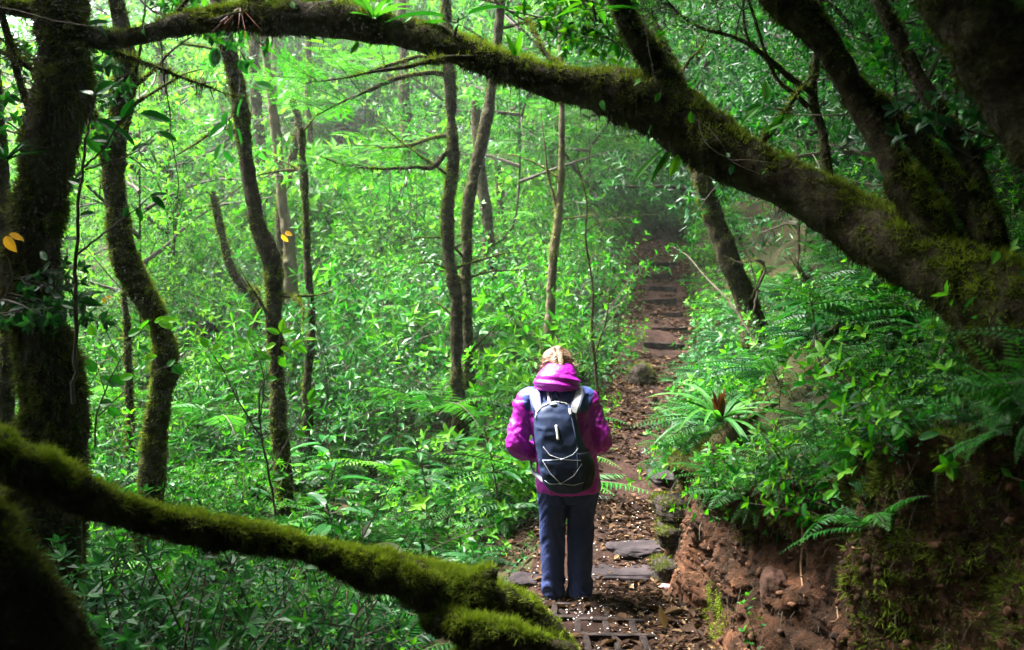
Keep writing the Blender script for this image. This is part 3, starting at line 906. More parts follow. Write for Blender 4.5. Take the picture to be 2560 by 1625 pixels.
# far trunks in the bright clearing
FAR = [((630, 40), (640, 190), (650, 520), 26, 16), ((690, 60), (682, 200), (690, 500), 18, 19), ((775, 30), (770, 160), (780, 520), 15, 17), ((868, 280), (872, 430), (880, 560), 62, 24),
       ((915, 400), (918, 470), (920, 560), 20, 24), ((530, 480), (575, 660), (640, 760), 20, 11), ((520, 800), (530, 900), (525, 1000), 48, 12), ((390, 90), (405, 150), (420, 500), 24, 17),
       ((845, 330), (838, 450), (850, 560), 30, 27), ((1000, -40), (1010, 120), (1020, 480), 24, 17), ((310, 720), (320, 850), (325, 1060), 16, 8.5),
       ((730, 250), (745, 330), (700, 520), 18, 13), ((1240, 380), (1250, 480), (1262, 660), 18, 17), ((-45, -260), (8, 560), (20, 1000), 34, 6.5)]
FLBL = ['far upright trunk behind the slim leaning trunk, just under the arch', 'pale far trunk in the bright mist under the arch', 'thin far trunk behind the broken stem', 'wide blue grey trunk in the hazy clearing, at its dark far edge',
        'reddish thin trunk beside the wide blue grey trunk', 'dark crooked stem leaning in the bright shrubs left of the slim trunk', 'short stout trunk low in the shrubs left of the slim trunk', 'misty far trunk between the elbowed trunk and the slim trunk',
        'faint bluish trunk farthest off in the clearing', 'pale far trunk behind the thin mossy branches under the arch', 'thin dark stem standing just left of the elbowed trunk',
        'crooked mossy far trunk left of the broken stem', 'thin far trunk just right of the shaded brown trunk', 'dark narrow trunk at the left edge beside the massive trunk']
for q, (a, b, c, w, Y) in enumerate(FAR):
    P = catmull([at(*a, Y), at(*b, Y), at(*c, Y)], 7)
    g_ = drop(P[-1][0], P[-1][1])
    if P[-1][2] > g_[2]: P = np.concatenate([P, [g_ - [0, 0, .3]]])
    V, C, nr = trunk_geo(P, np.linspace(.8, 1.3, len(P)) * w * .5 * Y / F, 14, None, .12, 300 + q, 3)
    e = bpy.data.objects.new('forest_tree', None); COL.objects.link(e); e.location = g_
    tag(e, FLBL[q], 'tree', 'trunks standing in the far clearing')
    link('trunk', trunk_mesh('far_trunk', V - g_, C - g_, M_PALE if q in (1, 4) else M_BARK), e)
    V2, T, t = moss_geo(V, C, 1500, 400 + q, .05, .02, .75, .4)
    link('moss', new_mesh('far_moss', V2 - g_, T, M_MOSS, None, t), e)

# ------------------------------------------------------------------ leafy trees of the background
def leafy_tree(kind, x, y, H, s, label, seed, group, lift=0., trunk_r=.07):
    r = rg(seed)
    g = drop(x, y)
    e = bpy.data.objects.new('leafy_tree', None); COL.objects.link(e); e.location = g
    tag(e, label, 'tree', group)
    top = np.array([r.normal(0, .4), r.normal(0, .4), H + 3.0 * s])
    P = catmull([(0, 0, -.2), (r.normal(0, .2), r.normal(0, .2), H * .5), (top[0] * .8, top[1] * .8, H), top], 9)
    V, C, nr = trunk_geo(P, np.linspace(trunk_r, trunk_r * .3, 9), 10, .25, .12, seed, 3)
    link('trunk', trunk_mesh('leafy_trunk', V, C, M_BARK), e)
    limbs, fol = CROWNS[kind][seed % 2]
    c = link('crown', fol, e, loc=P[6]); c.location = (P[6][0], P[6][1], H + lift); c.scale = (s, s, s); c.rotation_euler = (0, 0, r.uniform(0, 6.28))
    link('limbs', limbs, c)
    return e


LT = []   # kind, x, y, bare height, scale, label, group
def lt(kind, px, Y, top, s, label, group):
    LT.append((kind, (px - 1280) / F * Y, Y, top, s, label, group))
GA, GB, GC = 'bright leafy trees filling the clearing', 'dark leafy trees on the slope right of the trail', 'leafy trees closing the view at the top of the trail'
LA, LB, LC = 'pale sunlit leafy tree in the hazy clearing behind the thin trunks', 'dark green leafy tree in the shade behind the limbs of the arching tree', 'mid green leafy tree around the crest where the trail ends'
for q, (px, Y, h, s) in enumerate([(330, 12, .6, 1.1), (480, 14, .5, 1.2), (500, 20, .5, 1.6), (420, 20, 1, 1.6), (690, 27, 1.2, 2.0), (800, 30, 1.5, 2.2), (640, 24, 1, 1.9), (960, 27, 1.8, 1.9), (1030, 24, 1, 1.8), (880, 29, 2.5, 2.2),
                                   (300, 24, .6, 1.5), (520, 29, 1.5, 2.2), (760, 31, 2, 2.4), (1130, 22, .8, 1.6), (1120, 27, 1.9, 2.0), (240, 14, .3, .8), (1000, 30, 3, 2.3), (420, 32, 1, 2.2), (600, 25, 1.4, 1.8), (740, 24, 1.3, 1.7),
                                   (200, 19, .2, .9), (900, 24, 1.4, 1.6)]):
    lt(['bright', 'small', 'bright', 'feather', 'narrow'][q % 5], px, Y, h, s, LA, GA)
for q, (px, Y, h, s) in enumerate([(1290, 14, 1.4, 1.1), (1380, 17, 1, 1.4), (1480, 14, 1.6, 1.0), (1560, 23, .6, 1.6), (1440, 24, 1, 1.9), (1660, 25, .6, 1.9), (1240, 19, 1.2, 1.5), (1330, 27, 1.5, 2.2), (1520, 18, 1.2, 1.1), (1760, 17, .6, 1.3), (1200, 28, 2, 2.2), (1600, 31, 1, 2.3), (1625, 20, .5, 1.5), (1545, 18, .4, 1.2), (1690, 21, .5, 1.5)]):
    lt(['narrow', 'bright', 'feather', 'bright', 'small'][q % 5], px, Y, h, s, LC, GC)
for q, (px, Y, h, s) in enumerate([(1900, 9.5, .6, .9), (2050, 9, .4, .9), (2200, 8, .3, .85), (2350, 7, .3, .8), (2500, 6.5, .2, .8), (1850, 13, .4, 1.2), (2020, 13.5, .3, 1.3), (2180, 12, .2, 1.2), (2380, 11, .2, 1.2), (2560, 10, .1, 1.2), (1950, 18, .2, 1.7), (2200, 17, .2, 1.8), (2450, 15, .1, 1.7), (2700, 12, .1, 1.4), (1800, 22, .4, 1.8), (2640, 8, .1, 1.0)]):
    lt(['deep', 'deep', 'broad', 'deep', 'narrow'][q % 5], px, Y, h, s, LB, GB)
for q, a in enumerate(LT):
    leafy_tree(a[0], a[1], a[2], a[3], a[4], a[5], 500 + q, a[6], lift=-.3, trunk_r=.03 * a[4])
# feathery spray on the thin branches of the near trunks
def spray_on(root, pts, kinds, seed, n, s=(.5, .9), name='spray', leaf=None):
    r = rg(seed)
    off = np.array(root['_off'])
    P = catmull([at(*p) for p in pts], 24)
    idx, pos, ang, scl, til, ts = [], [], [], [], [], []
    for k in range(n):
        i = r.integers(2, 23)
        d = P[i] - P[i - 1]
        idx.append(r.integers(len(kinds))); pos.append(P[i] - off); ang.append(math.atan2(d[1], d[0]) + r.normal(0, .9)); scl.append(r.uniform(*s)); til.append((r.normal(0, .25), r.normal(.1, .3))); ts.append(r.normal(.0, .12))
    V, T, t, m = realize(kinds, idx, pos, ang, scl, til, ts)
    return link(name, new_mesh(name, V, T, [M_TWIG, leaf or M_BROAD], m, t), root)
spray_on(treeE, [(1066, 182, 8.9), (922, 226, 8.7), (790, 290, 8.5)], BT_FEATHER, 1, 16, (.5, .8))
spray_on(treeE, [(1012, 150, 8.8), (922, 178, 8.6), (780, 205, 8.4)], BT_FEATHER, 2, 14, (.5, .8))
spray_on(treeE, [(1080, 418, 8.9), (950, 422, 8.7), (800, 390, 8.5)], BT_FEATHER, 3, 12, (.4, .7))
spray_on(treeE, [(1130, 335, 9), (1030, 362, 9.1), (910, 366, 9.3)], BT_FEATHER, 4, 12, (.4, .7))
spray_on(treeI, [(1973, 194, 6.2), (1826, 90, 6.2), (1700, 36, 6.2), (1650, -20, 6.2)], BT_SMALL, 5, 16, (.4, .7))
spray_on(treeI, [(1862, 70, 6.2), (1858, 20, 6.2), (1862, -60, 6.2)], BT_SMALL, 6, 6, (.3, .6))
spray_on(treeI, [(2034, 252, 6.2), (2048, 70, 6.2), (2058, -60, 6.2)], BT_BROAD, 7, 14, (.3, .6), leaf=M_COOL)

# ------------------------------------------------------------------ the fallen log and dark trunks in the near left corner
LOG = [('trunk', [(-140, 1050, 134, 2.25), (-30, 1125, 126, 2.35), (60, 1178, 118, 2.45), (160, 1228, 110, 2.55), (260, 1270, 106, 2.65), (370, 1303, 102, 2.75), (500, 1326, 100, 2.85), (640, 1345, 100, 2.95), (790, 1384, 100, 3.05), (930, 1424, 106, 3.15), (1060, 1462, 116, 3.25), (1180, 1500, 165, 3.35), (1280, 1565, 190, 3.45), (1340, 1660, 200, 3.5), (1400, 1800, 120, 3.55), (1410, 2000, 120, 3.55)]),
       ('knot', [(1120, 1520, 120, 3.34), (1175, 1480, 96, 3.32), (1215, 1450, 70, 3.3), (1238, 1428, 34, 3.29)]),
       ('root', [(1080, 1545, 80, 3.25), (1180, 1575, 92, 3.15), (1290, 1600, 80, 3.1), (1375, 1612, 56, 3.1), (1440, 1640, 36, 3.05), (1470, 1760, 24, 3.05)]),
       ('root', [(1230, 1560, 90, 3.4), (1180, 1640, 90, 3.35), (1110, 1760, 90, 3.3), (1080, 1950, 90, 3.3)])]
log, log_parts = mossy_tree('fallen_log', 'fallen log thick with bright yellow green moss, sloping across the lower left to the hiker', LOG, 150000, 21, cat='log',
                            mkw=dict(L=.027, W=.0040, top=1.0, base=.20, patch=3, clump=.7), nseg=72, rough=.17)
CRN = [('trunk', [(-520, -2600, 200, 2.1), (-480, -1400, 240, 2.0), (-430, -300, 290, 1.95), (-370, 500, 320, 1.95), (-300, 900, 330, 1.95), (-210, 1120, 290, 1.95), (-120, 1320, 260, 2.0), (0, 1480, 250, 2.05), (80, 1640, 270, 2.1), (140, 1850, 300, 2.15), (150, 2200, 320, 2.2)])]
mossy_tree('corner_tree', 'almost black mossy trunk filling the lower left corner below the log', CRN, 60000, 22, mkw=dict(L=.03, W=.004, top=.4, base=.15), nseg=48)
# ------------------------------------------------------------------ undergrowth: plants that can be told apart
SHRUB = [shrub(600, 1.3, 6, .095, .40, 'm', .042, 4), shrub(601, 1.0, 6, .075, .45, 'm', .035, 4), shrub(602, 1.9, 4, .12, .38, 'm', .06, 4, .3), shrub(603, 1.1, 8, .055, .42, 'm', .026, 5),
         shrub(604, 1.35, 6, .16, .19, 'm', .05, 3), shrub(605, .95, 6, .085, .85, 'm', .05, 3), shrub(606, 1.6, 4, .21, .42, 'm', .10, 2)]
SHRUB_M = [plant_meshes('shrub', s, [M_BROAD, M_COOL, M_BROAD, M_COOL][k % 4]) for k, s in enumerate(SHRUB)]
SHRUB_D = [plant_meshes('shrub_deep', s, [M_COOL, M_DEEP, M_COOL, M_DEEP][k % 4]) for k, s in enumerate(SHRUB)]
def species(x, y, r):
    return int(np.clip((float(fbm(np.array([x, y, 9.]), .38, 2, 41)) + .62) / 1.24 * 7 + r.normal(0, 1.1), 0, 6.99))
FERN = [fern(620, .6, 10, .085), fern(621, .75, 9, .10, 1.3), fern(622, .45, 9, .06, .9)]
FERN_M = [plant_meshes('fern', s, M_FERN) for s in FERN]
PALM = [fern(630, 1.3, 8, .24, 1.6, 26, .55, 'd', .11), fern(631, 1.0, 7, .2, 1.2, 24, .6, 'd', .12)]
PALM_M = [plant_meshes('palm', s, M_FERN) for s in PALM]
HERB = [herb(640), herb(641, .25, 8, .05, .55), herb(642, .45, 6, .10, .4), herb(643, .2, 10, .035, .6)]
HERB_M = [plant_meshes('herb', s, [M_BROAD, M_COOL, M_COOL, M_BROAD][k]) for k, s in enumerate(HERB)]
BIG = [bigleaf(650, .5, 10, .24), bigleaf(651, .4, 8, .2, .42), bigleaf(652, .75, 12, .2, .3)]
BIG_M = [plant_meshes('bigleaf', s, [M_COOL, M_BROAD, M_COOL][k]) for k, s in enumerate(BIG)]
STRAP = [straps(660, 14, .45, .022, 1.4), straps(661, 16, .5, .034, 1.0)]
STRAP_M = [(None, s[1].mesh('strap_leaves', M_FERN)) for s in STRAP]

LAND = [('the fallen log', 700, 1300, 3), ('the elbowed mossy trunk', 395, 950, 7), ('the slim leaning trunk', 690, 850, 7.6), ('the broken stem', 772, 850, 9), ('the two close mossy trunks', 1145, 800, 9),
        ('the slender golden trunk', 1378, 780, 10), ('the massive dark trunk', 125, 900, 5), ('the hiker', 1380, 1200, 5.5)]


def near_label(kind, P):
    p = pix(P)[0]
    best = min(LAND, key=lambda l: abs(l[1] - p[0]) * .6 + abs(l[2] - p[1]) * .15 + abs(l[3] - p[2]) * 40)
    if abs(p[2] - best[3]) < .8:
        rel = 'left of' if p[0] < best[1] else 'right of'
    else:
        rel = 'behind' if p[2] > best[3] else 'in front of'
    return '%s %s %s' % (kind, rel, best[0])


CLEAR = [hit(*q)[:2] for q in ((1812, 1085), (1805, 1130), (2055, 930), (2050, 960), (2180, 1010))]
def clear(x, y): return all((x - a) ** 2 + (y - b) ** 2 > .26 ** 2 for a, b in CLEAR)
PR = rg(77)
n_sh = 0
def scatter(cnt, yr, sr, fn, mind, tries=6000, region=None):
    pts = []
    for _ in range(tries):
        if len(pts) >= cnt: break
        y = PR.uniform(*yr); s = PR.uniform(*sr)
        x = pc(y) + s
        p = pix([[x, y, float(ground_z(x, y)) + .6]])[0]
        if not (-120 < p[0] < 2680 and 380 < p[1] < 1750): continue
        if region and not region(p): continue
        if not clear(x, y) or (-.75 < x < .2 and y < 5.8): continue
        if any((x - a) ** 2 + (y - b) ** 2 < mind ** 2 for a, b in pts): continue
        pts.append((x, y)); fn(x, y)
    return pts


def put_shrub(x, y):
    if 6.0 < y < 9.3 and (1070 < 1280 + F * x / y < 1230 or 640 < 1280 + F * x / y < 760): return
    k = species(x, y, PR)
    P = drop(x, y)
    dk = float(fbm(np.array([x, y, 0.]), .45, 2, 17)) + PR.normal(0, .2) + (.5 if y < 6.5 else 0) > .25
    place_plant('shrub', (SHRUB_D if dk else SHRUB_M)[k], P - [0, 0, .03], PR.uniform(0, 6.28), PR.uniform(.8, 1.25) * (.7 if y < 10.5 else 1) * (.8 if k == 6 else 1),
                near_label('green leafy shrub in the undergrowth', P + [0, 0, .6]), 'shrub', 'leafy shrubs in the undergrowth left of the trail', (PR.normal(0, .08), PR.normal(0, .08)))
def put_fern(x, y):
    P = drop(x, y)
    place_plant('fern', FERN_M[PR.integers(3)], P, PR.uniform(0, 6.28), PR.uniform(.8, 1.4), near_label('feathery fern among the shrubs', P + [0, 0, .4]), 'fern', 'ferns in the undergrowth left of the trail')
def put_palm(x, y):
    P = drop(x, y)
    place_plant('tree_fern', PALM_M[PR.integers(2)], P + [0, 0, .5], PR.uniform(0, 6.28), PR.uniform(.8, 1.2), near_label('palm like plant with long arching fronds', P + [0, 0, .9]), 'plant', 'palm like plants in the clearing')
def put_bigl(x, y):
    P = drop(x, y)
    place_plant('broadleaf_plant', BIG_M[PR.integers(3)], P, PR.uniform(0, 6.28), PR.uniform(.8, 1.3), near_label('plant with large broad leaves', P + [0, 0, .4]), 'plant', 'broad leaved plants in the undergrowth')

scatter(165, (5.0, 15), (-9, -1.0), lambda x, y: put_shrub(x, y), .62)
scatter(90, (4.2, 12), (-7, -.85), put_fern, .45)
scatter(14, (8.5, 17), (-8, -1.6), put_palm, 1.3)
scatter(46, (4.3, 10), (-6, -.75), put_bigl, .55)

def bright(px, py, k, s, label, leaf=0):
    P = hit(px, py)
    place_plant('herb' if leaf == 0 else 'broadleaf_plant', (HERB_M if leaf == 0 else BIG_M)[k], P, PR.uniform(0, 6.28), s, label, 'plant')
bright(1130, 1400, 2, 1.3, 'bright upright herb with oval leaves just left of the knees of the hiker')
bright(1170, 1300, 2, 1.1, 'small bright herb at the trail edge left of the hiker')
bright(960, 1345, 1, 1.5, 'pale green herb with paired leaves behind the middle of the log')
bright(1020, 1300, 1, .9, 'broad leaved plant low in the shade left of the hiker', 1)
bright(780, 1400, 1, 1.0, 'broad leaved plant just above the middle of the log', 1)

# right-hand slope
LAND = [('the arching tree', 2250, 620, 3.6), ('the tilted mossy trunk', 1860, 700, 8), ('the red hearted bromeliad', 1810, 1000, 5.4), ('the small forking tree', 2070, 420, 6.2), ('the soil bank', 2000, 1150, 4.2), ('the far trail', 1640, 760, 16)]
def put_rfern(x, y):
    P = drop(x, y)
    place_plant('fern', FERN_M[PR.integers(3)], P, PR.uniform(0, 6.28), PR.uniform(.55, 1.1) * (.75 if y < 5 else 1), near_label('feathery fern on the shaded slope', P + [0, 0, .3]), 'fern', 'ferns on the slope right of the trail', (PR.normal(0, .1), -.35))
def put_rshrub(x, y):
    P = drop(x, y)
    place_plant('shrub', SHRUB_D[species(x, y, PR)], P - [0, 0, .03], PR.uniform(0, 6.28), PR.uniform(.45, .85), near_label('dark green shrub on the shaded slope', P + [0, 0, .5]), 'shrub', 'shrubs on the slope right of the trail', (0, -.25))
def put_herb(x, y):
    P = drop(x, y)
    place_plant('herb', HERB_M[PR.integers(3)], P - [0, 0, .01], PR.uniform(0, 6.28), PR.uniform(.7, 1.2), near_label('small soft leaved herb', P + [0, 0, .15]), 'plant', 'small herbs on the slope right of the trail', (0, -.3))
def put_lip(x, y):
    x = float(pc(y) + fo(y) + .05 + PR.uniform(0, .12))
    P = drop(x, y)
    if P[2] < pz(y) + .8 * fh(y): return
    if PR.uniform() < .6:
        place_plant('fern', FERN_M[PR.integers(3)], P, PR.uniform(0, 6.28), PR.uniform(.35, .6), near_label('small fern hanging over the bank lip', P), 'fern', 'ferns along the lip of the bank', (PR.normal(0, .1), -.75))
    else:
        place_plant('herb', HERB_M[PR.integers(4)], P - [0, 0, .01], PR.uniform(0, 6.28), PR.uniform(.6, 1.0), near_label('small herb drooping over the bank lip', P), 'plant', 'herbs along the lip of the bank', (0, -.9))
scatter(130, (3.0, 10), (.75, 4.2), put_rfern, .27)
scatter(45, (5.5, 13), (2.2, 6), put_rshrub, .6)
scatter(50, (3.0, 8), (.75, 2.3), put_herb, .2)
scatter(50, (2.4, 6.8), (.62, 1.1), put_lip, .1)

def feature(name, meshes, px, py, rz, s, label, cat, tilt=(0, 0), dz=0.):
    P = hit(px, py)
    return place_plant(name, meshes, P + [0, 0, dz], rz, s, label, cat, None, tilt)

feature('broadleaf_plant', BIG_M[0], 2055, 930, .4, 1.0, 'plant with a whorl of long glossy leaves on the slope right of the bromeliad', 'plant', (.0, -.2))
feature('broadleaf_plant', BIG_M[2], 2200, 960, 1.4, .55, 'upright plant with narrow shiny leaves beneath the arching trunk', 'plant', (0, -.2))
feature('fern', FERN_M[1], 2180, 1010, 2.0, .75, 'greyish drooping fern on the slope, right of the whorled plant', 'fern', (.2, -.4))
feature('fern', FERN_M[1], 2230, 880, .6, .7, 'grey feathery fern just below the arching trunk', 'fern', (.1, -.4))
feature('fern', FERN_M[0], 1740, 900, .2, .7, 'pale green fern leaning over the trail edge', 'fern', (0, -.4))
feature('fern', FERN_M[0], 1690, 955, .9, .55, 'light fern at the foot of the slope beside the trail', 'fern', (0, -.3))
# bromeliad: green straps round a rust red heart
b_ = hit(1812, 1085)
be = bpy.data.objects.new('bromeliad', None); COL.objects.link(be); be.location = b_ + [-.04, -.05, .10]
tag(be, 'bromeliad with long green strap leaves round a rust red upright heart', 'plant'); be.rotation_euler = (.1, -.15, .4)
link('leaves', straps(670, 24, .55, .040, 1.1, .6, 2.3)[1].mesh('bromeliad_leaves', M_FERN), be)
M_RUST = tone_mat('rust_leaf', [(0, (.035, .010, .005)), (.6, (.10, .024, .010)), (1, (.19, .06, .015))], .5, trans=.2)
link('heart', straps(671, 22, .20, .030, 6.0, .5, .1)[1].mesh('bromeliad_heart', M_RUST), be)

# ------------------------------------------------------------------ stuff: the uncountable green
def arr(sl): return both(sl)
low = lambda g: both(g)
SHRUB_LO = [both(shrub(700 + k, h, n, L, rt, 'd', st_, 2)) for k, (h, n, L, rt, st_) in enumerate([(1.2, 7, .09, .42, .042), (1.0, 7, .07, .45, .036), (1.4, 6, .105, .38, .055), (.8, 9, .048, .45, .026), (1.25, 7, .15, .19, .05), (.9, 7, .08, .85, .05), (1.4, 5, .19, .42, .09)])]
HERB_T = [both(h) for h in HERB]
FERN_T = [both(f) for f in FERN]
ur = rg(91)
idx, pos, ang, scl, ts = [], [], [], [], []
NT = len(SHRUB_LO + HERB_T + FERN_T)
tp = SHRUB_LO + HERB_T + FERN_T
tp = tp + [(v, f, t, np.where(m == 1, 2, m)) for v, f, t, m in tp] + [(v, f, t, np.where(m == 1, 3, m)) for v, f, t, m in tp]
def sow(n, yr, sr, kinds, s=(.7, 1.2), mind=None, tsh=0., cond=None):
    for _ in range(n):
        y = ur.uniform(*yr); sv = ur.uniform(*sr); x = pc(y) + sv
        if cond and not cond(x, y, sv): continue
        if sv > 0 and fo(y) < sv < fo(y) + .35 and drop(x, y)[2] < pz(y) + .8 * fh(y): continue
        if kinds is SH and sv < 0 and 6.0 < y < 9.3 and (1070 < 1280 + F * x / y < 1230 or 640 < 1280 + F * x / y < 760): continue
        hn = float(fbm(np.array([x, y, 3.]), .55, 2, 29))
        if sv < 0 and kinds is SH and hn < -.1 and ur.uniform() < .85: continue
        P = drop(x, y)
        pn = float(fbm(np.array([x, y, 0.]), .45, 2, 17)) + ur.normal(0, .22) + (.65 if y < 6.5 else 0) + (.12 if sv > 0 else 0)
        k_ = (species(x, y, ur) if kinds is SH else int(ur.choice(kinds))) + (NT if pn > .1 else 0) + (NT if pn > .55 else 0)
        idx.append(k_); pos.append(P - [0, 0, .02]); ang.append(ur.uniform(0, 6.28)); scl.append(ur.uniform(*s) * (1 + .35 * np.clip(hn, -.8, 1))); ts.append(tsh + ur.normal(0, .12))
SH, HE, FE = [0, 1, 2, 3, 4, 5, 6], [7, 8, 9, 10], [11, 12, 13]
sow(420, (4.0, 9), (-6, -.6), HE + FE, (.7, 1.4), cond=lambda x, y, s: not (x > -.7 and y < 5.8))
sow(260, (5, 16), (-12, -.9), SH, (.5, .9), cond=lambda x, y, s: not (x > -.9 and y < 6))
sow(560, (9, 17), (-12, -1.0), SH, (.6, 1.5), tsh=.1)
sow(850, (15, 30), (-20, -.9), SH, (1.0, 2.3), tsh=.12)
sow(120, (2.6, 5), (-3.8, -1.3), HE + [3, 1], (.7, 1.2))
sow(70, (6.5, 15), (-.95, -.5), HE, (.6, 1.0))
sow(80, (8, 15.5), (.48, .8), HE + HE + FE, (.5, .85))
sow(330, (2.2, 8), (.58, 2.6), HE + FE, (.4, .8), cond=lambda x, y, s: s > fo(y) + .1 and clear(x, y))
sow(300, (1.4, 4.2), (1.0, 3.6), HE + FE, (.45, .95), cond=lambda x, y, s: s > fo(y) + .12)
sow(260, (4, 10), (1.2, 4.5), FE + FE + HE + [3], (.6, 1.1), cond=lambda x, y, s: s > fo(y) + .2 and clear(x, y))
for _q in range(5): sow(38, (1.8, 7), (.45 + .15 * _q, .62 + .16 * _q), HE, (.4, .75), cond=lambda x, y, s: fo(y) + .03 < s < fo(y) + .32 and clear(x, y))
sow(160, (8, 22), (.62, 1.4), HE + FE, (.6, 1.0))
sow(360, (7, 34), (1.8, 14), SH + FE, (.7, 1.5), tsh=-.05)
sow(120, (16, 21), (-1.3, 1.3), SH, (.6, 1.1))
sow(200, (-9, -1.2), (-8, 7), SH, (1.2, 2.0), cond=lambda x, y, s: abs(s) > 1.6)  # unseen shrubs behind the camera, added to block light
V, T, t, m = realize(tp, idx, pos, ang, scl, None, ts)
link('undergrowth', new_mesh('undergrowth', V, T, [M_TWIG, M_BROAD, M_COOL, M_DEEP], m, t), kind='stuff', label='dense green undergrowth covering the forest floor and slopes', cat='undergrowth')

# mostly unseen forest canopy added to shade the foreground, open above the left clearing
cr = rg(93)
idx, pos, ang, scl, til, ts = [], [], [], [], [], []
cb = BT_BROAD + BT_NARROW
def opening(x, y):
    return math.exp(-(((x + 9.5) / 11.5) ** 2 + ((y - 18) / 12) ** 2) ** 4)
for _ in range(8500):
    x, y = cr.uniform(-20, 16), cr.uniform(-12, 34)
    if cr.uniform() < opening(x, y) * 1.0: continue
    if x < 4.5 and y > 9 and cr.uniform() < .6: continue
    if -5.0 < x < -.8 and 2.4 < y < 9.5 and cr.uniform() < .86 + .08 * (y > 4.6): continue  # gap shaped so sunlight reaches the hiker and the log
    lim = CAM_Z + .42 * max(y, 0) + 2.3
    z = max(lim if y < 12 else 0, pz(y) + 4.2) + cr.exponential(1.3)
    idx.append(cr.integers(len(cb))); pos.append((x, y, z)); ang.append(cr.uniform(0, 6.28)); scl.append(cr.uniform(1.2, 2.2)); til.append((cr.normal(0, .3), cr.normal(0, .3))); ts.append(cr.normal(-.1, .1))
for _ in range(6500):    # extra layer added to darken the trail's near end
    x, y = cr.uniform(-12, 13), cr.uniform(-10, 7.5)
    if -5.0 < x < (-.8 if y > 4.2 else -1.6) and y > 2.4 and cr.uniform() < .9 + .05 * (y > 4.6): continue  # extra layer kept thin here to let the sun through
    z = CAM_Z + .42 * max(y, 0) + 2.4 + cr.exponential(1.3) + max(x, 0) * .25
    idx.append(cr.integers(len(cb))); pos.append((x, y, z)); ang.append(cr.uniform(0, 6.28)); scl.append(cr.uniform(1.2, 2.2)); til.append((cr.normal(0, .3), cr.normal(0, .3))); ts.append(cr.normal(-.1, .1))
for _ in range(1500):     # unseen walls of leaves added behind and beside the camera to block light
    a = cr.uniform(PI * 1.06, PI * 1.94); d = cr.uniform(5.5, 10)
    x, y = d * math.cos(a) * 1.1, d * math.sin(a) - .5
    z = float(ground_z(x, y)) + cr.uniform(.3, 6)
    idx.append(cr.integers(len(cb))); pos.append((x, y, z)); ang.append(cr.uniform(0, 6.28)); scl.append(cr.uniform(1.2, 2.2)); til.append((cr.normal(0, .3), cr.normal(0, .3))); ts.append(cr.normal(-.1, .1))
V, T, t, m = realize(cb, idx, pos, ang, scl, til, ts)
link('forest_canopy', new_mesh('forest_canopy', V, T, [M_TWIG, M_COOL], m, t), kind='stuff', label='leafy forest canopy added overhead and around the trail to shade it', cat='canopy')
# far forest
idx, pos, ang, scl, til, ts = [], [], [], [], [], []
fb = BT_BRIGHT + BT_BROAD
for _ in range(2600):
    y = cr.uniform(24, 44); x = cr.uniform(-.66, .75) * y
    if x / y < -.50 and cr.uniform() < .93: continue
    P = ground_z(x, y)
    z = float(P) + cr.uniform(.2, 13)
    idx.append(cr.integers(len(fb))); pos.append((x, y, z)); ang.append(cr.uniform(0, 6.28)); scl.append(cr.uniform(1.6, 3.0)); til.append((cr.normal(0, .4), cr.normal(.1, .4))); ts.append(cr.normal(.1 if x < 2 else -.2, .12))
V, T, t, m = realize(fb, idx, pos, ang, scl, til, ts)
link('distant_forest', new_mesh('distant_forest', V, T, [M_TWIG, M_BROAD], m, t), kind='stuff', label='pale distant forest fading in the mist', cat='forest')

# leaf litter on the trail
lr = rg(95)
n = 30000
y = 2.2 + 14 * lr.beta(1.05, 1.4, n); s = lr.uniform(-.75, 1, n) * 1.0
s = np.where(s > 0, np.minimum(s, fo(y) - .06), s)
x = pc(y) + s
keep = fbm(np.stack([x, y, 0 * x], 1), 2.2, 2, 8) + .6 + .4 * (np.abs(s) > .3) > lr.uniform(0, 1, n) * .9
x, y, s = x[keep], y[keep], s[keep]; n = len(x)
z = np.array([drop(a, b)[2] for a, b in zip(x, y)]) + .014 + lr.uniform(0, .012, n)
a = lr.uniform(0, 2 * PI, n)
L = lr.gamma(4, .010, n) + .012
g = Geo()
g.leaves(np.stack([x, y, z], 1), np.stack([np.cos(a), np.sin(a), lr.normal(0, .16, n)], 1), np.stack([lr.normal(0, .3, n), lr.normal(0, .3, n), np.ones(n)], 1), L, L * lr.uniform(.25, .6, n), 's', lr.beta(2, 2, n), 0, .15, .25)
link('leaf_litter', g.mesh('leaf_litter', M_DRY), kind='stuff', label='brown and tan dead leaves littering the trail', cat='leaf litter')
# white petals
n = 620
y = np.where(lr.uniform(size=n) < .6, lr.uniform(3.8, 5.5, n), lr.uniform(5.5, 7, n)); s = np.clip(lr.normal(.0, .36, n), -.6, .5); x = pc(y) + np.minimum(s, fo(y) - .02)
z = np.array([drop(p, q)[2] for p, q in zip(x, y)]) + .03
a = lr.uniform(0, 2 * PI, n)
g = Geo(); L = lr.uniform(.006, .016, n)
g.leaves(np.stack([x, y, z], 1), np.stack([np.cos(a), np.sin(a), lr.normal(0, .3, n)], 1), np.stack([lr.normal(0, .4, n), lr.normal(0, .4, n), np.ones(n)], 1), L, L * .7, 's', lr.uniform(0, 1, n), 0, .1, .3)
M_PETAL = tone_mat('white_petal', [(0, (.55, .48, .46)), (1, (.8, .76, .74))], .6, trans=.2)
link('fallen_petals', g.mesh('fallen_petals', M_PETAL), kind='stuff', label='tiny white petals sprinkled over the trail around the blocks', cat='petals')

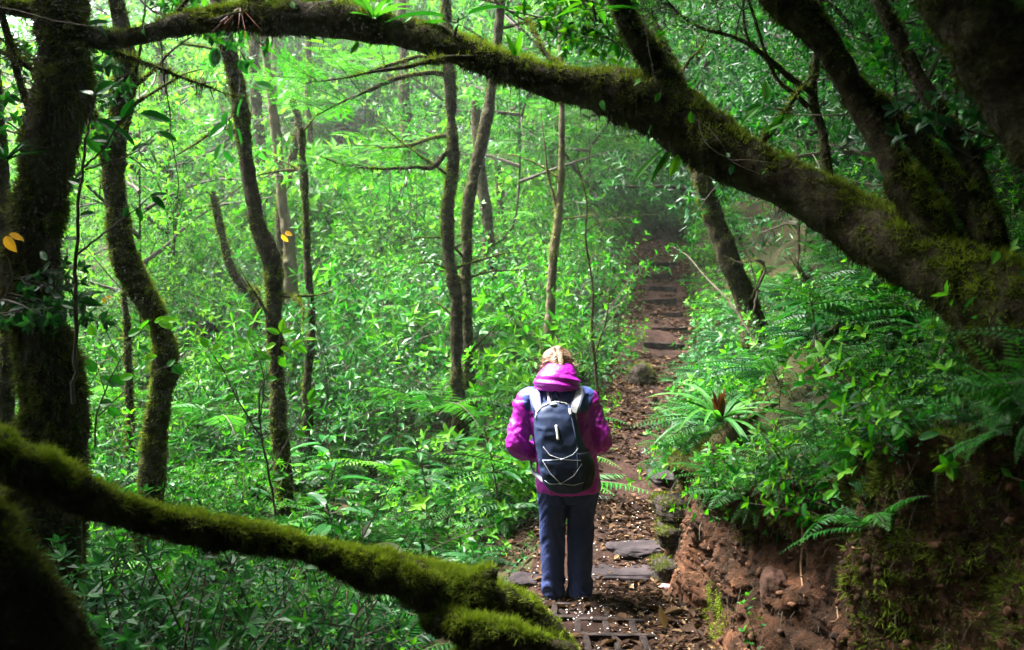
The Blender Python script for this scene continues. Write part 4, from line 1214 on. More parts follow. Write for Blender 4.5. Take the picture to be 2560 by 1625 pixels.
# moss and rootlets on the bank face
mr = rg(97)
r0, r1 = np.searchsorted(TERR_Y, 1.2), np.searchsorted(TERR_Y, 9.5)
a0, b0, c0 = TERR_COL
Vb = TERR[r0:r1, b0:c0 + 20]
Vb = np.swapaxes(Vb, 0, 1)
n_, k_ = Vb.shape[:2]
cnt = 300000
i, j = mr.integers(0, n_ - 1, cnt), mr.integers(0, k_ - 1, cnt)
u, v = mr.uniform(size=(2, cnt, 1))
P = (Vb[i, j] * (1 - u) + Vb[i, j + 1] * u) * (1 - v) + (Vb[i + 1, j] * (1 - u) + Vb[i + 1, j + 1] * u) * v
nn = norm(np.cross(Vb[i, j + 1] - Vb[i, j], Vb[i + 1, j] - Vb[i, j])); nn[nn[:, 0] > 0] *= -1
nn = np.where((nn[:, 2:] < -.3), -nn, nn)
hk = i / 70.0
near = np.clip((3.8 - P[:, 1] + .5 * (hk - .5)) / .75, 0, 1)
mm = fbm(P, 2.6, 3, 61)
prob = np.clip(np.maximum(np.maximum(np.where(hk > 1.02, .35 + .5 * mm, (hk - .70) * 5 + .2 + .6 * mm), near * (1.0 + .6 * mm)), 1.2 * (mm - .62)), 0, 1)
kp = mr.uniform(size=cnt) < prob
P, nn, hk, mm = P[kp], nn[kp], hk[kp], mm[kp]; n = len(P)
tuft = fbm(P, 20, 2, 63)
d = nn * .8 + mr.normal(0, .4, (n, 3)) + np.array([0, 0, -.25])
V2, T, rep = leaf_geo(P, d, mr.normal(0, 1, (n, 3)), .040 * np.clip(.8 + .5 * tuft, .3, 1.6) * mr.uniform(.6, 1.3, n), .0075 * mr.uniform(.7, 1.4, n), 'b', 0, 0)
link('bank_moss', new_mesh('bank_moss', V2, T, M_MOSS, None, np.clip(.58 + .3 * mm + .15 * tuft + mr.normal(0, .1, n), 0, 1)), kind='stuff', label='olive green moss spreading over the near end and lip of the soil bank', cat='moss')
# ------------------------------------------------------------------ the hiker
def loft(rings, nseg=40, ex=2.3):
    """Closed tube through horizontal rings (cx, cy, z, rx, ry)."""
    a = np.linspace(0, 2 * PI, nseg, endpoint=False)
    c, s = np.cos(a), np.sin(a)
    ux = np.sign(c) * np.abs(c) ** (2 / ex); uy = np.sign(s) * np.abs(s) ** (2 / ex)
    V = np.concatenate([np.stack([cx + rx * ux, cy + ry * uy, np.full(nseg, z)], 1) for cx, cy, z, rx, ry in rings])
    Q = grid_faces(len(rings), nseg)
    n0 = len(V); b = (len(rings) - 1) * nseg; k = np.arange(nseg); k2 = (k + 1) % nseg
    V = np.concatenate([V, [[rings[0][0], rings[0][1], rings[0][2]], [rings[-1][0], rings[-1][1], rings[-1][2]]]])
    T = np.concatenate([Q[:, [0, 1, 2]], Q[:, [0, 2, 3]], np.stack([k2, k, np.full(nseg, n0)], 1), np.stack([b + k, b + k2, np.full(nseg, n0 + 1)], 1)])
    return V, T


def smooth_rings(tab, n):
    tab = np.array(tab, float)
    return catmull(tab, n)


def limb(P, R, n=26, nseg=18):
    P = catmull(P, n); R = np.interp(np.linspace(0, 1, n), np.linspace(0, 1, len(R)), R)
    e = np.array([.35, .75]); R[:2] *= e; R[-2:] *= e[::-1]
    V, Q = tube(P, R, nseg)
    return V, np.concatenate([Q[:, [0, 1, 2]], Q[:, [0, 2, 3]]])


def ball(c, r, M=None, n=14):
    c = np.array(c, float); r = np.broadcast_to(np.asarray(r, float), (3,))
    th = np.linspace(0, PI, n); rings = []
    V = np.array([[math.sin(t) * math.cos(a), math.sin(t) * math.sin(a), math.cos(t)] for t in th for a in np.linspace(0, 2 * PI, n * 2, endpoint=False)])
    Q = grid_faces(n, n * 2)
    V = V * r
    if M is not None: V = V @ M.T
    return V + c, np.concatenate([Q[:, [0, 2, 1]], Q[:, [0, 3, 2]]])


def fuse(pieces, size, sm=6, name='fused'):
    """Melt closed pieces into one continuous skin."""
    Vs, Ts, n = [], [], 0
    for V, T in pieces:
        Vs.append(V); Ts.append(T + n); n += len(V)
    me = new_mesh(name, np.concatenate(Vs), np.concatenate(Ts), [])
    o = bpy.data.objects.new(name, me); COL.objects.link(o)
    md = o.modifiers.new('r', 'REMESH'); md.mode = 'VOXEL'; md.voxel_size = size
    if sm:
        s = o.modifiers.new('s', 'SMOOTH'); s.iterations = sm; s.factor = .5
    dg = bpy.context.evaluated_depsgraph_get()
    out = bpy.data.meshes.new_from_object(o.evaluated_get(dg))
    bpy.data.objects.remove(o); bpy.data.meshes.remove(me)
    co = np.zeros(len(out.vertices) * 3); out.vertices.foreach_get('co', co)
    nn = np.zeros(len(out.vertices) * 3); out.vertices.foreach_get('normal', nn)
    return out, co.reshape(-1, 3), nn.reshape(-1, 3)


def finish(me, co, mats_, smooth=True):
    me.vertices.foreach_set('co', np.ascontiguousarray(co, np.float32).ravel())
    me.materials.clear()
    for m in mats_: me.materials.append(m)
    me.polygons.foreach_set('use_smooth', np.full(len(me.polygons), smooth))
    me.update()
    return me


M_SKIN = simple('skin', [(.3, (.48, .27, .19)), (.7, (.56, .33, .24))], 20, .5, .4, .05, .002)
M_HAIR = simple('hair', [(.36, (.10, .055, .032)), (.5, (.27, .17, .105)), (.64, (.48, .34, .23))], 55, .5, .4, .3, .004, stretch=(1, 1, 1))
M_JACKET = simple('magenta_shell', [(.35, (.38, .003, .37)), (.65, (.50, .006, .49))], 6, .48, .4, .8, .010, 26)
M_YOKE = simple('blue_shell', [(.35, (.045, .075, .30)), (.65, (.065, .10, .37))], 6, .5, .45, .3, .004, 60)
M_PANT = simple('navy_cloth', [(.3, (.020, .031, .100)), (.7, (.038, .054, .155))], 9, .85, .15, .35, .004, 90)
M_PACK = simple('pack_cloth', [(.3, (.008, .018, .055)), (.7, (.018, .036, .095))], 8, .6, .25, .35, .004, 70)
M_PACKD = simple('pack_mesh', [(.3, (.004, .006, .012)), (.7, (.010, .013, .024))], 120, .8, .2, .4, .002, 200)
M_BAND = simple('pale_webbing', [(.3, (.50, .50, .56)), (.7, (.62, .62, .68))], 40, .7, .3, .3, .002, 120)
M_PAD = simple('strap_padding', [(.3, (.06, .08, .18)), (.7, (.09, .12, .25))], 40, .7, .3, .3, .002, 120)
M_CORD = simple('pale_cord', [(.3, (.42, .45, .52)), (.7, (.55, .58, .65))], 60, .6, .3, 0)
M_SHOE = simple('shoe_leather', [(.3, (.02, .018, .02)), (.7, (.05, .045, .045))], 30, .7, .3, .2, .002)
M_SOLE = simple('shoe_sole', [(.3, (.55, .53, .5)), (.7, (.7, .68, .65))], 30, .7, .3, .2, .002)
M_EYE = simple('eye_white', [(.3, (.75, .73, .7)), (.7, (.8, .78, .76))], 10, .2, .5, 0)

HC = np.array([-.055, .105, 1.495])                       # head centre
HR = np.array(Matrix.Rotation(math.radians(-42), 3, 'X') @ Matrix.Rotation(math.radians(-4), 3, 'Y'))
hd = lambda *p: HC + HR @ np.array(p)
TORSO = [(.012, 0, .70, .18, .12), (.012, 0, .80, .178, .125), (.0, 0, .92, .165, .112), (-.02, .005, 1.05, .172, .11), (-.045, .025, 1.18, .188, .112), (-.056, .04, 1.26, .185, .098), (-.058, .055, 1.31, .13, .075), (-.058, .07, 1.35, .065, .062), (-.057, .085, 1.40, .052, .055)]
SHL, ELL, WRL = (-.235, .04, 1.262), (-.302, -.005, 1.0), (-.115, .20, .905)
SHR, ELR, WRR = (.118, .045, 1.268), (.216, .0, 1.035), (.035, .235, .965)


def hand(w, fd, side):
    """Palm, four fingers of unequal length bent at their knuckles, and a thumb from the palm's side."""
    w = np.array(w); fd = norm(fd); up = np.array([0, 0, 1.]); sd = norm(np.cross(fd, up)) ; nrm = np.cross(sd, fd)
    out = [ball(w + fd * .048, (.02, .046, .036), np.stack([nrm, fd, sd], 1))]
    for k, (ln, o) in enumerate(((.070, .028), (.078, .0095), (.073, -.0095), (.058, -.027))):
        b = w + fd * .085 + sd * o * side
        q = [b - fd * .02, b, b + (fd * .8 - up * .45) * ln * .42, b + (fd * .95 - up * 1.35) * ln * .55, b + (fd * .55 - up * 2.0) * ln * .62]
        out.append(limb(q, [.009, .0095, .0088, .008, .0068], 14, 8))
    b = w + fd * .03 + sd * .03 * side
    out.append(limb([b - sd * .012 * side, b + (sd * .6 * side + fd * .6) * .03, b + (sd * .55 * side + fd * 1.1 - up * .2) * .05, b + (sd * .3 * side + fd * 1.5 - up * .4) * .055], [.012, .0115, .010, .008], 12, 8))
    return out


def build_person():
    gp = at(1415, 1512, 5.5)
    base = np.array([gp[0], 5.5, float(pz(5.5)) - .012])
    # --- body, one continuous surface
    body = [loft(smooth_rings(TORSO, 30)), ball(HC, (.072, .092, .108), HR), ball(hd(0, .035, -.065), (.055, .06, .055), HR),
            limb([(-.057, .07, 1.32), (-.057, .085, 1.38), hd(0, -.01, -.05)], [.058, .052, .055]),
            ball(hd(0, .096, -.022), (.012, .02, .022), HR), ball(hd(0, .09, .018), (.045, .012, .010), HR), ball(hd(0, .084, -.088), (.024, .018, .018), HR),
            ball(hd(0, .09, -.056), (.022, .012, .008), HR), ball(hd(.074, -.005, -.015), (.010, .02, .032), HR), ball(hd(-.074, -.005, -.015), (.010, .02, .032), HR),
            limb([SHL, np.array(ELL) + [.012, 0, 0], WRL], [.05, .042, .036, .034, .028]), limb([SHR, np.array(ELR) - [.012, 0, 0], WRR], [.05, .042, .036, .034, .028]),
            limb([(-.082, 0, .76), (-.085, .008, .42), (-.077, 0, .07)], [.088, .07, .058, .052, .04]), limb([(.098, 0, .76), (.085, .008, .42), (.08, 0, .07)], [.088, .07, .058, .052, .04]),
            limb([(-.077, -.05, .045), (-.08, .05, .05), (-.085, .15, .035)], [.036, .04, .03]), limb([(.08, -.05, .045), (.083, .05, .05), (.09, .15, .035)], [.036, .04, .03])]
    body += hand(WRL, np.array([.55, .75, .1]), 1) + hand(WRR, np.array([-.5, .8, .0]), -1)
    me, co, nn = fuse(body, .0055, 3, 'person')
    person = link('person', finish(me, co, [M_SKIN]), label='hiker seen from behind, head bowed, in magenta jacket and dark trousers', cat='person', loc=base)
    person.rotation_euler = (0, 0, math.radians(-2))
    for sx in (-1, 1):
        V, T = ball(hd(.031 * sx, .082, .002), .0135)
        link('eye', new_mesh('eye', V, T, M_EYE, smooth=True), person)
    # --- trousers
    tr = [loft(smooth_rings([(.012, 0, .64, .165, .115), (.012, 0, .70, .188, .128), (.012, 0, .77, .198, .135), (.012, 0, .84, .185, .13)], 16)),
          limb([(-.082, 0, .78), (-.086, .005, .60), (-.087, .012, .40), (-.083, .004, .20), (-.077, -.012, .012)], [.10, .101, .090, .080, .077, .075, .073, .073, .075], 40, 26),
          limb([(.104, 0, .78), (.098, .005, .60), (.091, .012, .40), (.087, .004, .20), (.086, -.012, .012)], [.10, .101, .090, .081, .078, .076, .076, .079, .083], 40, 26)]
    me, co, nn = fuse(tr, .007, 5, 'trousers')
    z = co[:, 2]
    q = co * np.array([4, 4, 15.])
    q[:, 2] += 5 * np.sin(co[:, 0] * 14)
    w = .35 + 1.1 * np.exp(-((z - .10) / .09) ** 2) + .8 * np.exp(-((z - .45) / .08) ** 2) + .6 * np.exp(-((z - .64) / .06) ** 2)
    d = .0085 * (1 - 2 * np.abs(fbm(q, 1.1, 3, 71))) * w * .7 + .004 * fbm(co * [1, 1, .25], 11, 2, 72)
    link('trousers', finish(me, co + nn * d[:, None], [M_PANT]), person)
    # --- jacket
    jk = [loft(smooth_rings([(.012, 0, .705, .195, .142), (.012, 0, .74, .203, .147), (.008, 0, .82, .197, .142), (-.002, 0, .92, .188, .13), (-.02, .005, 1.05, .192, .128), (-.045, .025, 1.17, .206, .13), (-.057, .04, 1.25, .208, .116), (-.06, .052, 1.30, .165, .095), (-.06, .065, 1.335, .112, .08), (-.058, .08, 1.365, .078, .07), (-.057, .09, 1.40, .068, .066)], 44)),
          limb([(-.19, .045, 1.27), SHL, (-.283, .022, 1.13), ELL, (-.235, .07, .942), WRL, (-.10, .215, .90)], [.07, .086, .078, .073, .074, .07, .062, .055, .047, .043], 44, 26),
          limb([(.07, .05, 1.275), SHR, (.18, .03, 1.15), ELR, (.155, .09, .985), WRR, (.02, .25, .96)], [.07, .086, .079, .073, .074, .07, .062, .055, .047, .043], 44, 26)]
    me, co, nn = fuse(jk, .0065, 4, 'jacket')
    arm = np.clip((np.abs(co[:, 0] + .04) - .17) / .06, 0, 1) * (co[:, 2] < 1.27)
    q = np.stack([co[:, 0] * 7 + co[:, 2] * 3, co[:, 1] * 6, co[:, 2] * 10 - np.abs(co[:, 0] + .05) * 12], 1)
    rid = 1 - np.abs(fbm(q, 1.5, 3, 81)) * 2
    d = .0060 * rid * (.45 + .6 * arm) + .004 * fbm(co, 16, 2, 83) + .0035 * (1 - 2 * np.abs(fbm(co * [1, 1, 1.4], 17, 2, 87))) + .010 * fbm(q * .6, 1.2, 2, 85) * arm
    d *= np.clip((1.36 - co[:, 2]) / .05, 0, 1)
    co2 = co + nn * d[:, None]
    finish(me, co2, [M_JACKET, M_YOKE])
    fc = np.zeros(len(me.polygons) * 3); me.polygons.foreach_get('center', fc); fc = fc.reshape(-1, 3)
    ax = np.abs(fc[:, 0] + .058)
    yoke = (fc[:, 2] > 1.225 + .30 * np.clip(ax - .17, -.05, 1) - .10 * np.clip(ax - .06, 0, .1)) & (ax < .205 + .35 * (fc[:, 2] - 1.25)) & (fc[:, 2] < 1.375)
    me.polygons.foreach_set('material_index', yoke.astype(np.int32))
    jacket = link('jacket', me, person)
    # --- the hood, folded down round the neck
    rings = [(-.058, .03, 1.335, .115, .085), (-.06, .02, 1.352, .140, .105), (-.060, .015, 1.38, .143, .112), (-.058, .022, 1.415, .132, .108), (-.052, .035, 1.45, .114, .100), (-.048, .05, 1.48, .095, .088), (-.047, .062, 1.502, .076, .072), (-.047, .075, 1.508, .05, .05), (-.047, .08, 1.49, .03, .03)]
    me, co, nn = fuse([loft(smooth_rings(rings, 40), 48, 2.1)], .006, 3, 'hood')
    a = np.arctan2(co[:, 1] - .03, co[:, 0] + .055)
    d = .011 * np.sin((co[:, 2] - 1.40) * 120 + 2.1 * np.sin(a * 1.3 + .8) + co[:, 0] * 14) * np.exp(-((co[:, 2] - 1.385) / .035) ** 2) + .004 * fbm(co * [1, 1, 2.4], 14, 3, 91)
    link('hood', finish(me, co + nn * d[:, None], [M_JACKET]), jacket)
    # --- hair
    g = Geo(); r = rg(5)
    V, T = ball(hd(0, -.008, .008), (.080, .094, .112), HR, 24)
    keep = ((V[T].mean(1) - HC) @ HR)
    T = T[~((keep[:, 1] > .045) & (keep[:, 2] < .06))]
    V = V + .003 * fbm(V, 40, 2, 3)[:, None] * norm(V - HC)
    g.add(V, T)
    for k in range(520):                                   # locks combed from the hairline to the plait
        s_ = -1 if k % 2 else 1
        u = r.uniform(0, 1)
        a0 = hd(s_ * .078 * math.sin(.25 + 1.25 * u), .065 - .08 * u, .085 - .15 * u)
        f = min(1, .2 + u * .8)
        a2 = hd(s_ * .012, -.075 - .03 * math.sin(f * PI), .095 - .13 * f)
        mid = HC + norm((a0 + a2) / 2 - HC + HR @ np.array([s_ * .03, 0, .0])) * np.array([.098, .104, .118]).mean()
        P = catmull([a0, mid, a2], 9) + r.normal(0, .002, 3) + r.normal(0, .0012, (9, 3))
        g.tube(P, np.array([.001, .0014, .0018, .002, .002, .002, .0018, .0016, .0014]) * r.uniform(.7, 1.3), 4)
    for k in range(7):                                     # the plait itself
        f = .36 + .64 * k / 6
        for s_ in (-1, 1):
            c = hd(s_ * .015 + r.normal(0, .002), -.079 - .020 * math.sin(f * PI * .9), .085 - .15 * f - (.010 if s_ > 0 else 0))
            M2 = HR @ np.array(Matrix.Rotation(s_ * .7, 3, 'Y'))
            g.add(*ball(c, (.021, .010, .0105) * r.uniform(.85, 1.15, 3), M2, 8))
    for k in range(110):                                    # loose wisps by the ears
        s_ = -1 if r.uniform() < .5 else 1
        p = hd(s_ * .078, r.uniform(-.05, .03), r.uniform(-.06, .03))
        P = curve(p, HR @ np.array([s_ * .6, r.normal(-.2, .5), r.normal(-.4, .6)]), r.uniform(.03, .08), 6, (0, 0, -6), .5, r)
        g.tube(P, .0008, 3)
    V, T, t, m = g.arrays()
    link('hair', new_mesh('hair', V, T, M_HAIR, smooth=True), person)
    # --- shoes
    for sx, x in ((-1, -.077), (1, .08)):
        up_ = [limb([(x, -.055, .055), (x, .01, .075), (x + .004 * sx, .09, .06), (x + .008 * sx, .17, .04)], [.045, .05, .046, .034], 20, 16)]
        me, co, nn = fuse(up_, .006, 3, 'shoe')
        co[:, 2] = np.maximum(co[:, 2], .022)
        sh = link('shoe', finish(me, co, [M_SHOE]), person)
        V, T = loft([(x, .055, .0, .044, .130), (x, .055, .006, .049, .137), (x, .055, .026, .047, .133)], 32)
        link('sole', new_mesh('sole', V, T, M_SOLE, smooth=False), sh)
    return person, base


person, PB = build_person()

# ------------------------------------------------------------------ her backpack
PZ = [.725, .745, .78, .84, .90, .97, 1.03, 1.12, 1.195, 1.24, 1.268, 1.284, 1.29]
PCX = [.004, .003, .0, -.005, -.012, -.03, -.048, -.064, -.075, -.076, -.074, -.072, -.071]
PW = [.075, .115, .142, .156, .160, .155, .148, .139, .128, .110, .082, .048, .012]
PD = [.05, .085, .11, .13, .138, .138, .133, .122, .105, .086, .062, .036, .012]
PYB = [-.135, -.14, -.14, -.135, -.128, -.122, -.120, -.108, -.096, -.088, -.084, -.082, -.082]
pk = lambda z, tab: np.interp(z, PZ, tab)
def pack_pt(x, z, lift=.0):
    """A point on the pack's outer face (the side turned to the camera)."""
    w, D = pk(z, PW), pk(z, PD)
    dx = np.clip(np.abs((x - pk(z, PCX)) / w), 0, .985)
    return np.array([x, pk(z, PYB) - D * (1 - dx ** 2.5) ** (1 / 2.5) - lift, z])


def build_pack():
    root = bpy.data.objects.new('backpack', None); COL.objects.link(root); root.location = PB; root.rotation_euler = person.rotation_euler
    tag(root, 'dark navy backpack with pale straps and criss cross cords, worn by the hiker', 'backpack')
    z = np.linspace(.725, 1.29, 60); ns = 56
    a = np.linspace(0, 2 * PI, ns, endpoint=False)
    V = []
    for q in z:
        w, D = pk(q, PW), pk(q, PD)
        c, s = np.cos(a), np.sin(a)
        dx = np.sign(c) * np.abs(c) ** (2 / 2.5) * w; dy = np.sign(s) * np.abs(s) ** (2 / 2.5)
        V.append(np.stack([pk(q, PCX) + dx, pk(q, PYB) + np.where(dy < 0, dy * D, dy * .03), np.full(ns, q)], 1))
    V = np.array(V)
    nr = V - np.array([[pk(q, PCX), pk(q, PYB), q] for q in z])[:, None]
    rear = np.clip(-nr[..., 1] / .1, 0, 1)
    d = .008 * fbm(V * [1, 1, .7], 7, 3, 101) + .006 * (1 - 2 * np.abs(fbm(V * [.8, 1, 1.5], 12, 2, 103)))
    d = d + -.012 * np.exp(-((V[..., 0] - np.interp(V[..., 2], [1.03, 1.28], [-.05, -.072])) / .010) ** 2) * (V[..., 2] > 1.02)
    V = V + norm(nr) * (d * rear)[..., None]
    me = trunk_mesh('main_compartment', V, np.array([[pk(q, PCX), pk(q, PYB) - .02, q] for q in z]), M_PACK)
    link('main_compartment', me, root)

    def line(name, pts, rad, m, lift=.004, n=14, parent=root):
        P = []
        for k in range(len(pts) - 1):
            for f in np.linspace(0, 1, n, endpoint=k == len(pts) - 2):
                x = pts[k][0] * (1 - f) + pts[k + 1][0] * f; zz = pts[k][1] * (1 - f) + pts[k + 1][1] * f
                P.append(pack_pt(x, zz, lift))
        Vv, Q = tube(np.array(P), rad, 8)
        return link(name, new_mesh(name, Vv, Q, m, smooth=True), parent)
    px = lambda a, b: ((a - 1415) / 400, (1512 - b) / 400)
    arc = [px(1338, 1040), px(1341, 1026), px(1352, 1012), px(1370, 1003), px(1390, 1000), px(1410, 1003), px(1426, 1012), px(1436, 1026), px(1439, 1042)]
    line('top_trim', arc, .005, M_BAND, .002, 6)
    line('zip', [px(1419, 1010), px(1427, 1040), px(1434, 1075), px(1438, 1110), px(1440, 1160)], .0045, M_PAD, .003)
    line('zip_puller', [px(1421, 1016), px(1424, 1030)], .009, M_BAND, .004, 6)
    line('tab', [px(1388, 1052), px(1391, 1068), px(1393, 1086)], .0085, M_BAND, .004, 6)
    line('label_patch', [px(1374, 1006), px(1390, 1004)], .006, M_BAND, .004, 6)
    for c in ([(1357, 1103), (1372, 1121), (1401, 1131), (1428, 1120), (1441, 1106)], [(1355, 1136), (1401, 1131), (1452, 1135)], [(1355, 1136), (1374, 1166), (1399, 1190), (1430, 1170), (1453, 1138)], [(1361, 1186), (1372, 1193), (1399, 1190), (1430, 1194), (1464, 1186)]):
        line('bungee_cord', [px(*q) for q in c], .0022, M_CORD, .009, 8)
    for q in ((1401, 1131), (1399, 1190)):
        V_, T_ = ball(pack_pt(*px(*q), .010), (.009, .006, .006), None, 8); link('toggle', new_mesh('toggle', V_, T_, M_CORD, smooth=True), root)
    P = catmull([pack_pt(-.098, 1.272, .0), pack_pt(-.09, 1.285, -.03) + [0, 0, .03], pack_pt(-.07, 1.29, -.04) + [0, 0, .045], pack_pt(-.05, 1.285, -.03) + [0, 0, .03], pack_pt(-.042, 1.272, .0)], 14)
    Vv, Q = tube(P, .005, 8); link('haul_loop', new_mesh('haul_loop', Vv, Q, M_PACKD, smooth=True), root)
    # stretch pocket on the right side
    zz = np.linspace(.76, .985, 20); V = []
    for q in zz:
        w, D = pk(q, PW), pk(q, PD)
        for t in np.linspace(.12, 1.25, 14):
            c, s = math.cos(t - .25), math.sin(t - .25)
            b = .010 + .008 * math.sin((q - .76) / .225 * PI)
            V.append([pk(q, PCX) + (abs(c) ** .8) * (w + b), pk(q, PYB) - np.sign(s) * (abs(s) ** .8) * (D + b), q])
    i = np.arange(19)[:, None] * 14 + np.arange(13)[None]; i = i.ravel()
    me = new_mesh('side_pocket', V, np.stack([i, i + 1, i + 15, i + 14], 1), M_PACKD, smooth=True)
    o = link('side_pocket', me, root); md = o.modifiers.new('s', 'SOLIDIFY'); md.thickness = .004; md.offset = -1

    def ribbon(name, P, W, n, m, th=.008, parent=root):
        P = catmull(P, 40); nn = catmull(n, 40); t = norm(np.gradient(P, axis=0)); nn = norm(nn - t * (nn * t).sum(1)[:, None]); s_ = np.cross(nn, t)
        w = np.interp(np.linspace(0, 1, 40), np.linspace(0, 1, len(W)), W)[:, None] * .5
        V = np.stack([P - s_ * w, P - s_ * w * .85 + nn * th, P + s_ * w * .85 + nn * th, P + s_ * w], 1)
        Q = grid_faces(40, 4)
        return link(name, new_mesh(name, V.reshape(-1, 3), Q, m, smooth=False), parent)
    for sx, top, mid, low in ((-1, (-.205, .03, 1.325), (-.215, .135, 1.25), (-.19, .165, 1.08)), (1, (.085, .035, 1.335), (.095, .14, 1.26), (.08, .165, 1.08))):
        bx = -.168 if sx < 0 else .037
        P = [(bx, -.125, 1.215), (bx + .018 * sx, -.105, 1.262), (top[0] - .008 * sx, -.045, 1.315), top, mid, low, (low[0] + .02 * sx, .11, .92), (low[0] + .02 * sx, -.02, .84), (.14 * sx, -.15, .80)]
        n = [(0, -1, .35), (0, -.9, .5), (0, -.6, .8), (0, .1, 1), (0, .9, .5), (0, 1, 0), (.8 * sx, .6, 0), (1 * sx, 0, 0), (.7 * sx, -.7, 0)]
        s = ribbon('shoulder_strap', P, [.066, .07, .07, .066, .06, .05, .03, .026, .026], n, M_PAD, .010)
        ribbon('webbing', [np.array(p) + norm(q) * .009 for p, q in zip(P, n)], [.046, .046, .046, .042, .035, .03, .02, .018, .018], n, M_BAND, .004, s)
    P = [(-.105, -.135, 1.262), (-.112, -.085, 1.30), (-.118, -.035, 1.335)]
    ribbon('load_strap', [np.array(p) for p in P], [.014, .014, .014], [(0, -.8, .6)] * 3, M_BAND, .003)
    return root
pack = build_pack()
# ------------------------------------------------------------------ twigs, vines and single leaves that can be picked out
def twig_plant(name, label, cat, stems, leaves_, leaf=None, seed=1, kind='h', extra=None, tone=.4, ratio=None):
    """stems: lists of (px, py, Y) with a base radius; leaves_: (px, py, Y, image angle, length px, width px, tone)."""
    r = rg(seed)
    root = bpy.data.objects.new(name, None); COL.objects.link(root)
    b = at(*stems[0][0][0]); root.location = b
    tag(root, label, cat)
    g = Geo(); lv = Geo()
    for pts, rad in stems:
        P = np.array([at(*p) for p in pts]); n = 5 * len(P)
        C = catmull(P, n) - b
        C += r.normal(0, rad * .35, C.shape)
        g.tube(C, np.linspace(rad, rad * .45, n), 6, tone + r.normal(0, .05))
    link('stem', g.mesh('twig', M_TWIG), root)
    for (px, py, Y, ang, L, W, tn) in leaves_:
        p = at(px, py, Y) - b
        a = math.radians(ang)
        d = np.array([math.cos(a), r.normal(0, .3), math.sin(a)])
        n = np.array([r.normal(0, .35), -.75 + r.normal(0, .3), .6])
        lv.leaves([p], [d], [n], L * Y / F, W * Y / F, kind, np.clip(tn + r.normal(0, .06), 0, 1), 0, .2, .16)
    if extra is not None: extra(lv, b)
    if lv.n: link('leaves', lv.mesh('twig_leaves', leaf or M_COOL), root)
    return root


S = 4.4
twig_plant('sapling', 'thin leaning sapling with large dark glossy leaves beside the massive dark trunk', 'sapling',
           [([(182, 1010, S), (188, 860, S), (190, 700, S), (195, 560, S), (206, 420, S), (222, 310, S), (236, 250, S)], .011),
            ([(207, 420, S), (255, 375, S), (305, 300, S), (345, 275, S)], .006), ([(212, 425, S), (270, 405, S), (330, 385, S), (395, 330, S)], .005),
            ([(190, 640, S), (250, 590, S), (310, 545, S), (380, 490, S)], .006), ([(232, 270, S), (250, 200, S), (262, 165, S)], .004), ([(190, 720, S), (150, 690, S), (120, 650, S)], .004)],
           [(238, 235, S, 35, 58, 36, .45), (232, 240, S, 150, 40, 26, .3), (245, 250, S, 10, 60, 32, .25), (262, 170, S, 70, 40, 24, .5), (350, 285, S, -5, 78, 34, .45), (305, 300, S, 60, 60, 26, .4), (290, 320, S, -40, 60, 24, .2),
            (330, 380, S, 40, 48, 20, .4), (320, 392, S, -30, 56, 22, .3), (395, 330, S, -20, 50, 20, .55), (215, 430, S, 200, 42, 22, .15), (225, 350, S, 10, 60, 24, .2), (240, 300, S, -20, 65, 26, .3), (205, 460, S, 160, 40, 18, .3),
            (218, 345, S, -50, 50, 24, .75), (270, 375, S, 85, 46, 22, .35), (200, 540, S, 15, 40, 20, .3), (192, 600, S, 170, 36, 18, .3), (380, 490, S, -40, 46, 20, .3), (375, 492, S, 20, 44, 18, .45), (310, 545, S, 70, 30, 14, .4), (340, 520, S, -60, 36, 16, .4),
            (195, 750, S, -10, 60, 22, .25), (192, 745, S, 20, 66, 22, .3), (190, 770, S, 160, 40, 18, .4), (120, 650, S, 140, 40, 18, .3), (130, 655, S, 220, 40, 20, .2), (310, 300, S, 170, 40, 20, .3), (255, 372, S, -70, 40, 18, .2)], seed=3)
S = 6.2
twig_plant('sapling', 'low sapling with bright broad leaves in front of the elbowed mossy trunk', 'sapling',
           [([(238, 1120, S), (240, 1045, S), (262, 980, S), (300, 900, S), (340, 840, S), (380, 800, S)], .007), ([(245, 1040, S), (310, 980, S), (380, 930, S), (430, 915, S)], .006), ([(262, 980, S), (240, 900, S), (232, 840, S)], .004), ([(300, 900, S), (275, 850, S), (262, 810, S)], .004)],
           [(262, 810, S, 60, 30, 22, .9), (232, 840, S, 100, 30, 22, .8), (255, 850, S, 20, 40, 28, .6), (265, 880, S, -30, 34, 24, .5), (320, 840, S, 30, 40, 24, .6), (355, 825, S, 60, 34, 22, .8), (385, 805, S, 10, 60, 26, .95), (395, 800, S, -30, 40, 24, .9), (345, 870, S, -20, 34, 22, .5),
            (250, 940, S, -40, 44, 30, .5), (262, 950, S, -10, 50, 34, .45), (240, 930, S, 120, 40, 26, .4), (300, 950, S, 30, 36, 24, .8), (360, 900, S, 20, 34, 22, .85), (430, 915, S, -30, 36, 24, .35), (420, 918, S, 60, 28, 18, .4), (250, 1010, S, 10, 36, 24, .5), (270, 1020, S, -40, 34, 22, .5), (215, 960, S, 160, 34, 22, .45)], leaf=M_BROAD, seed=4)
S = 5.6
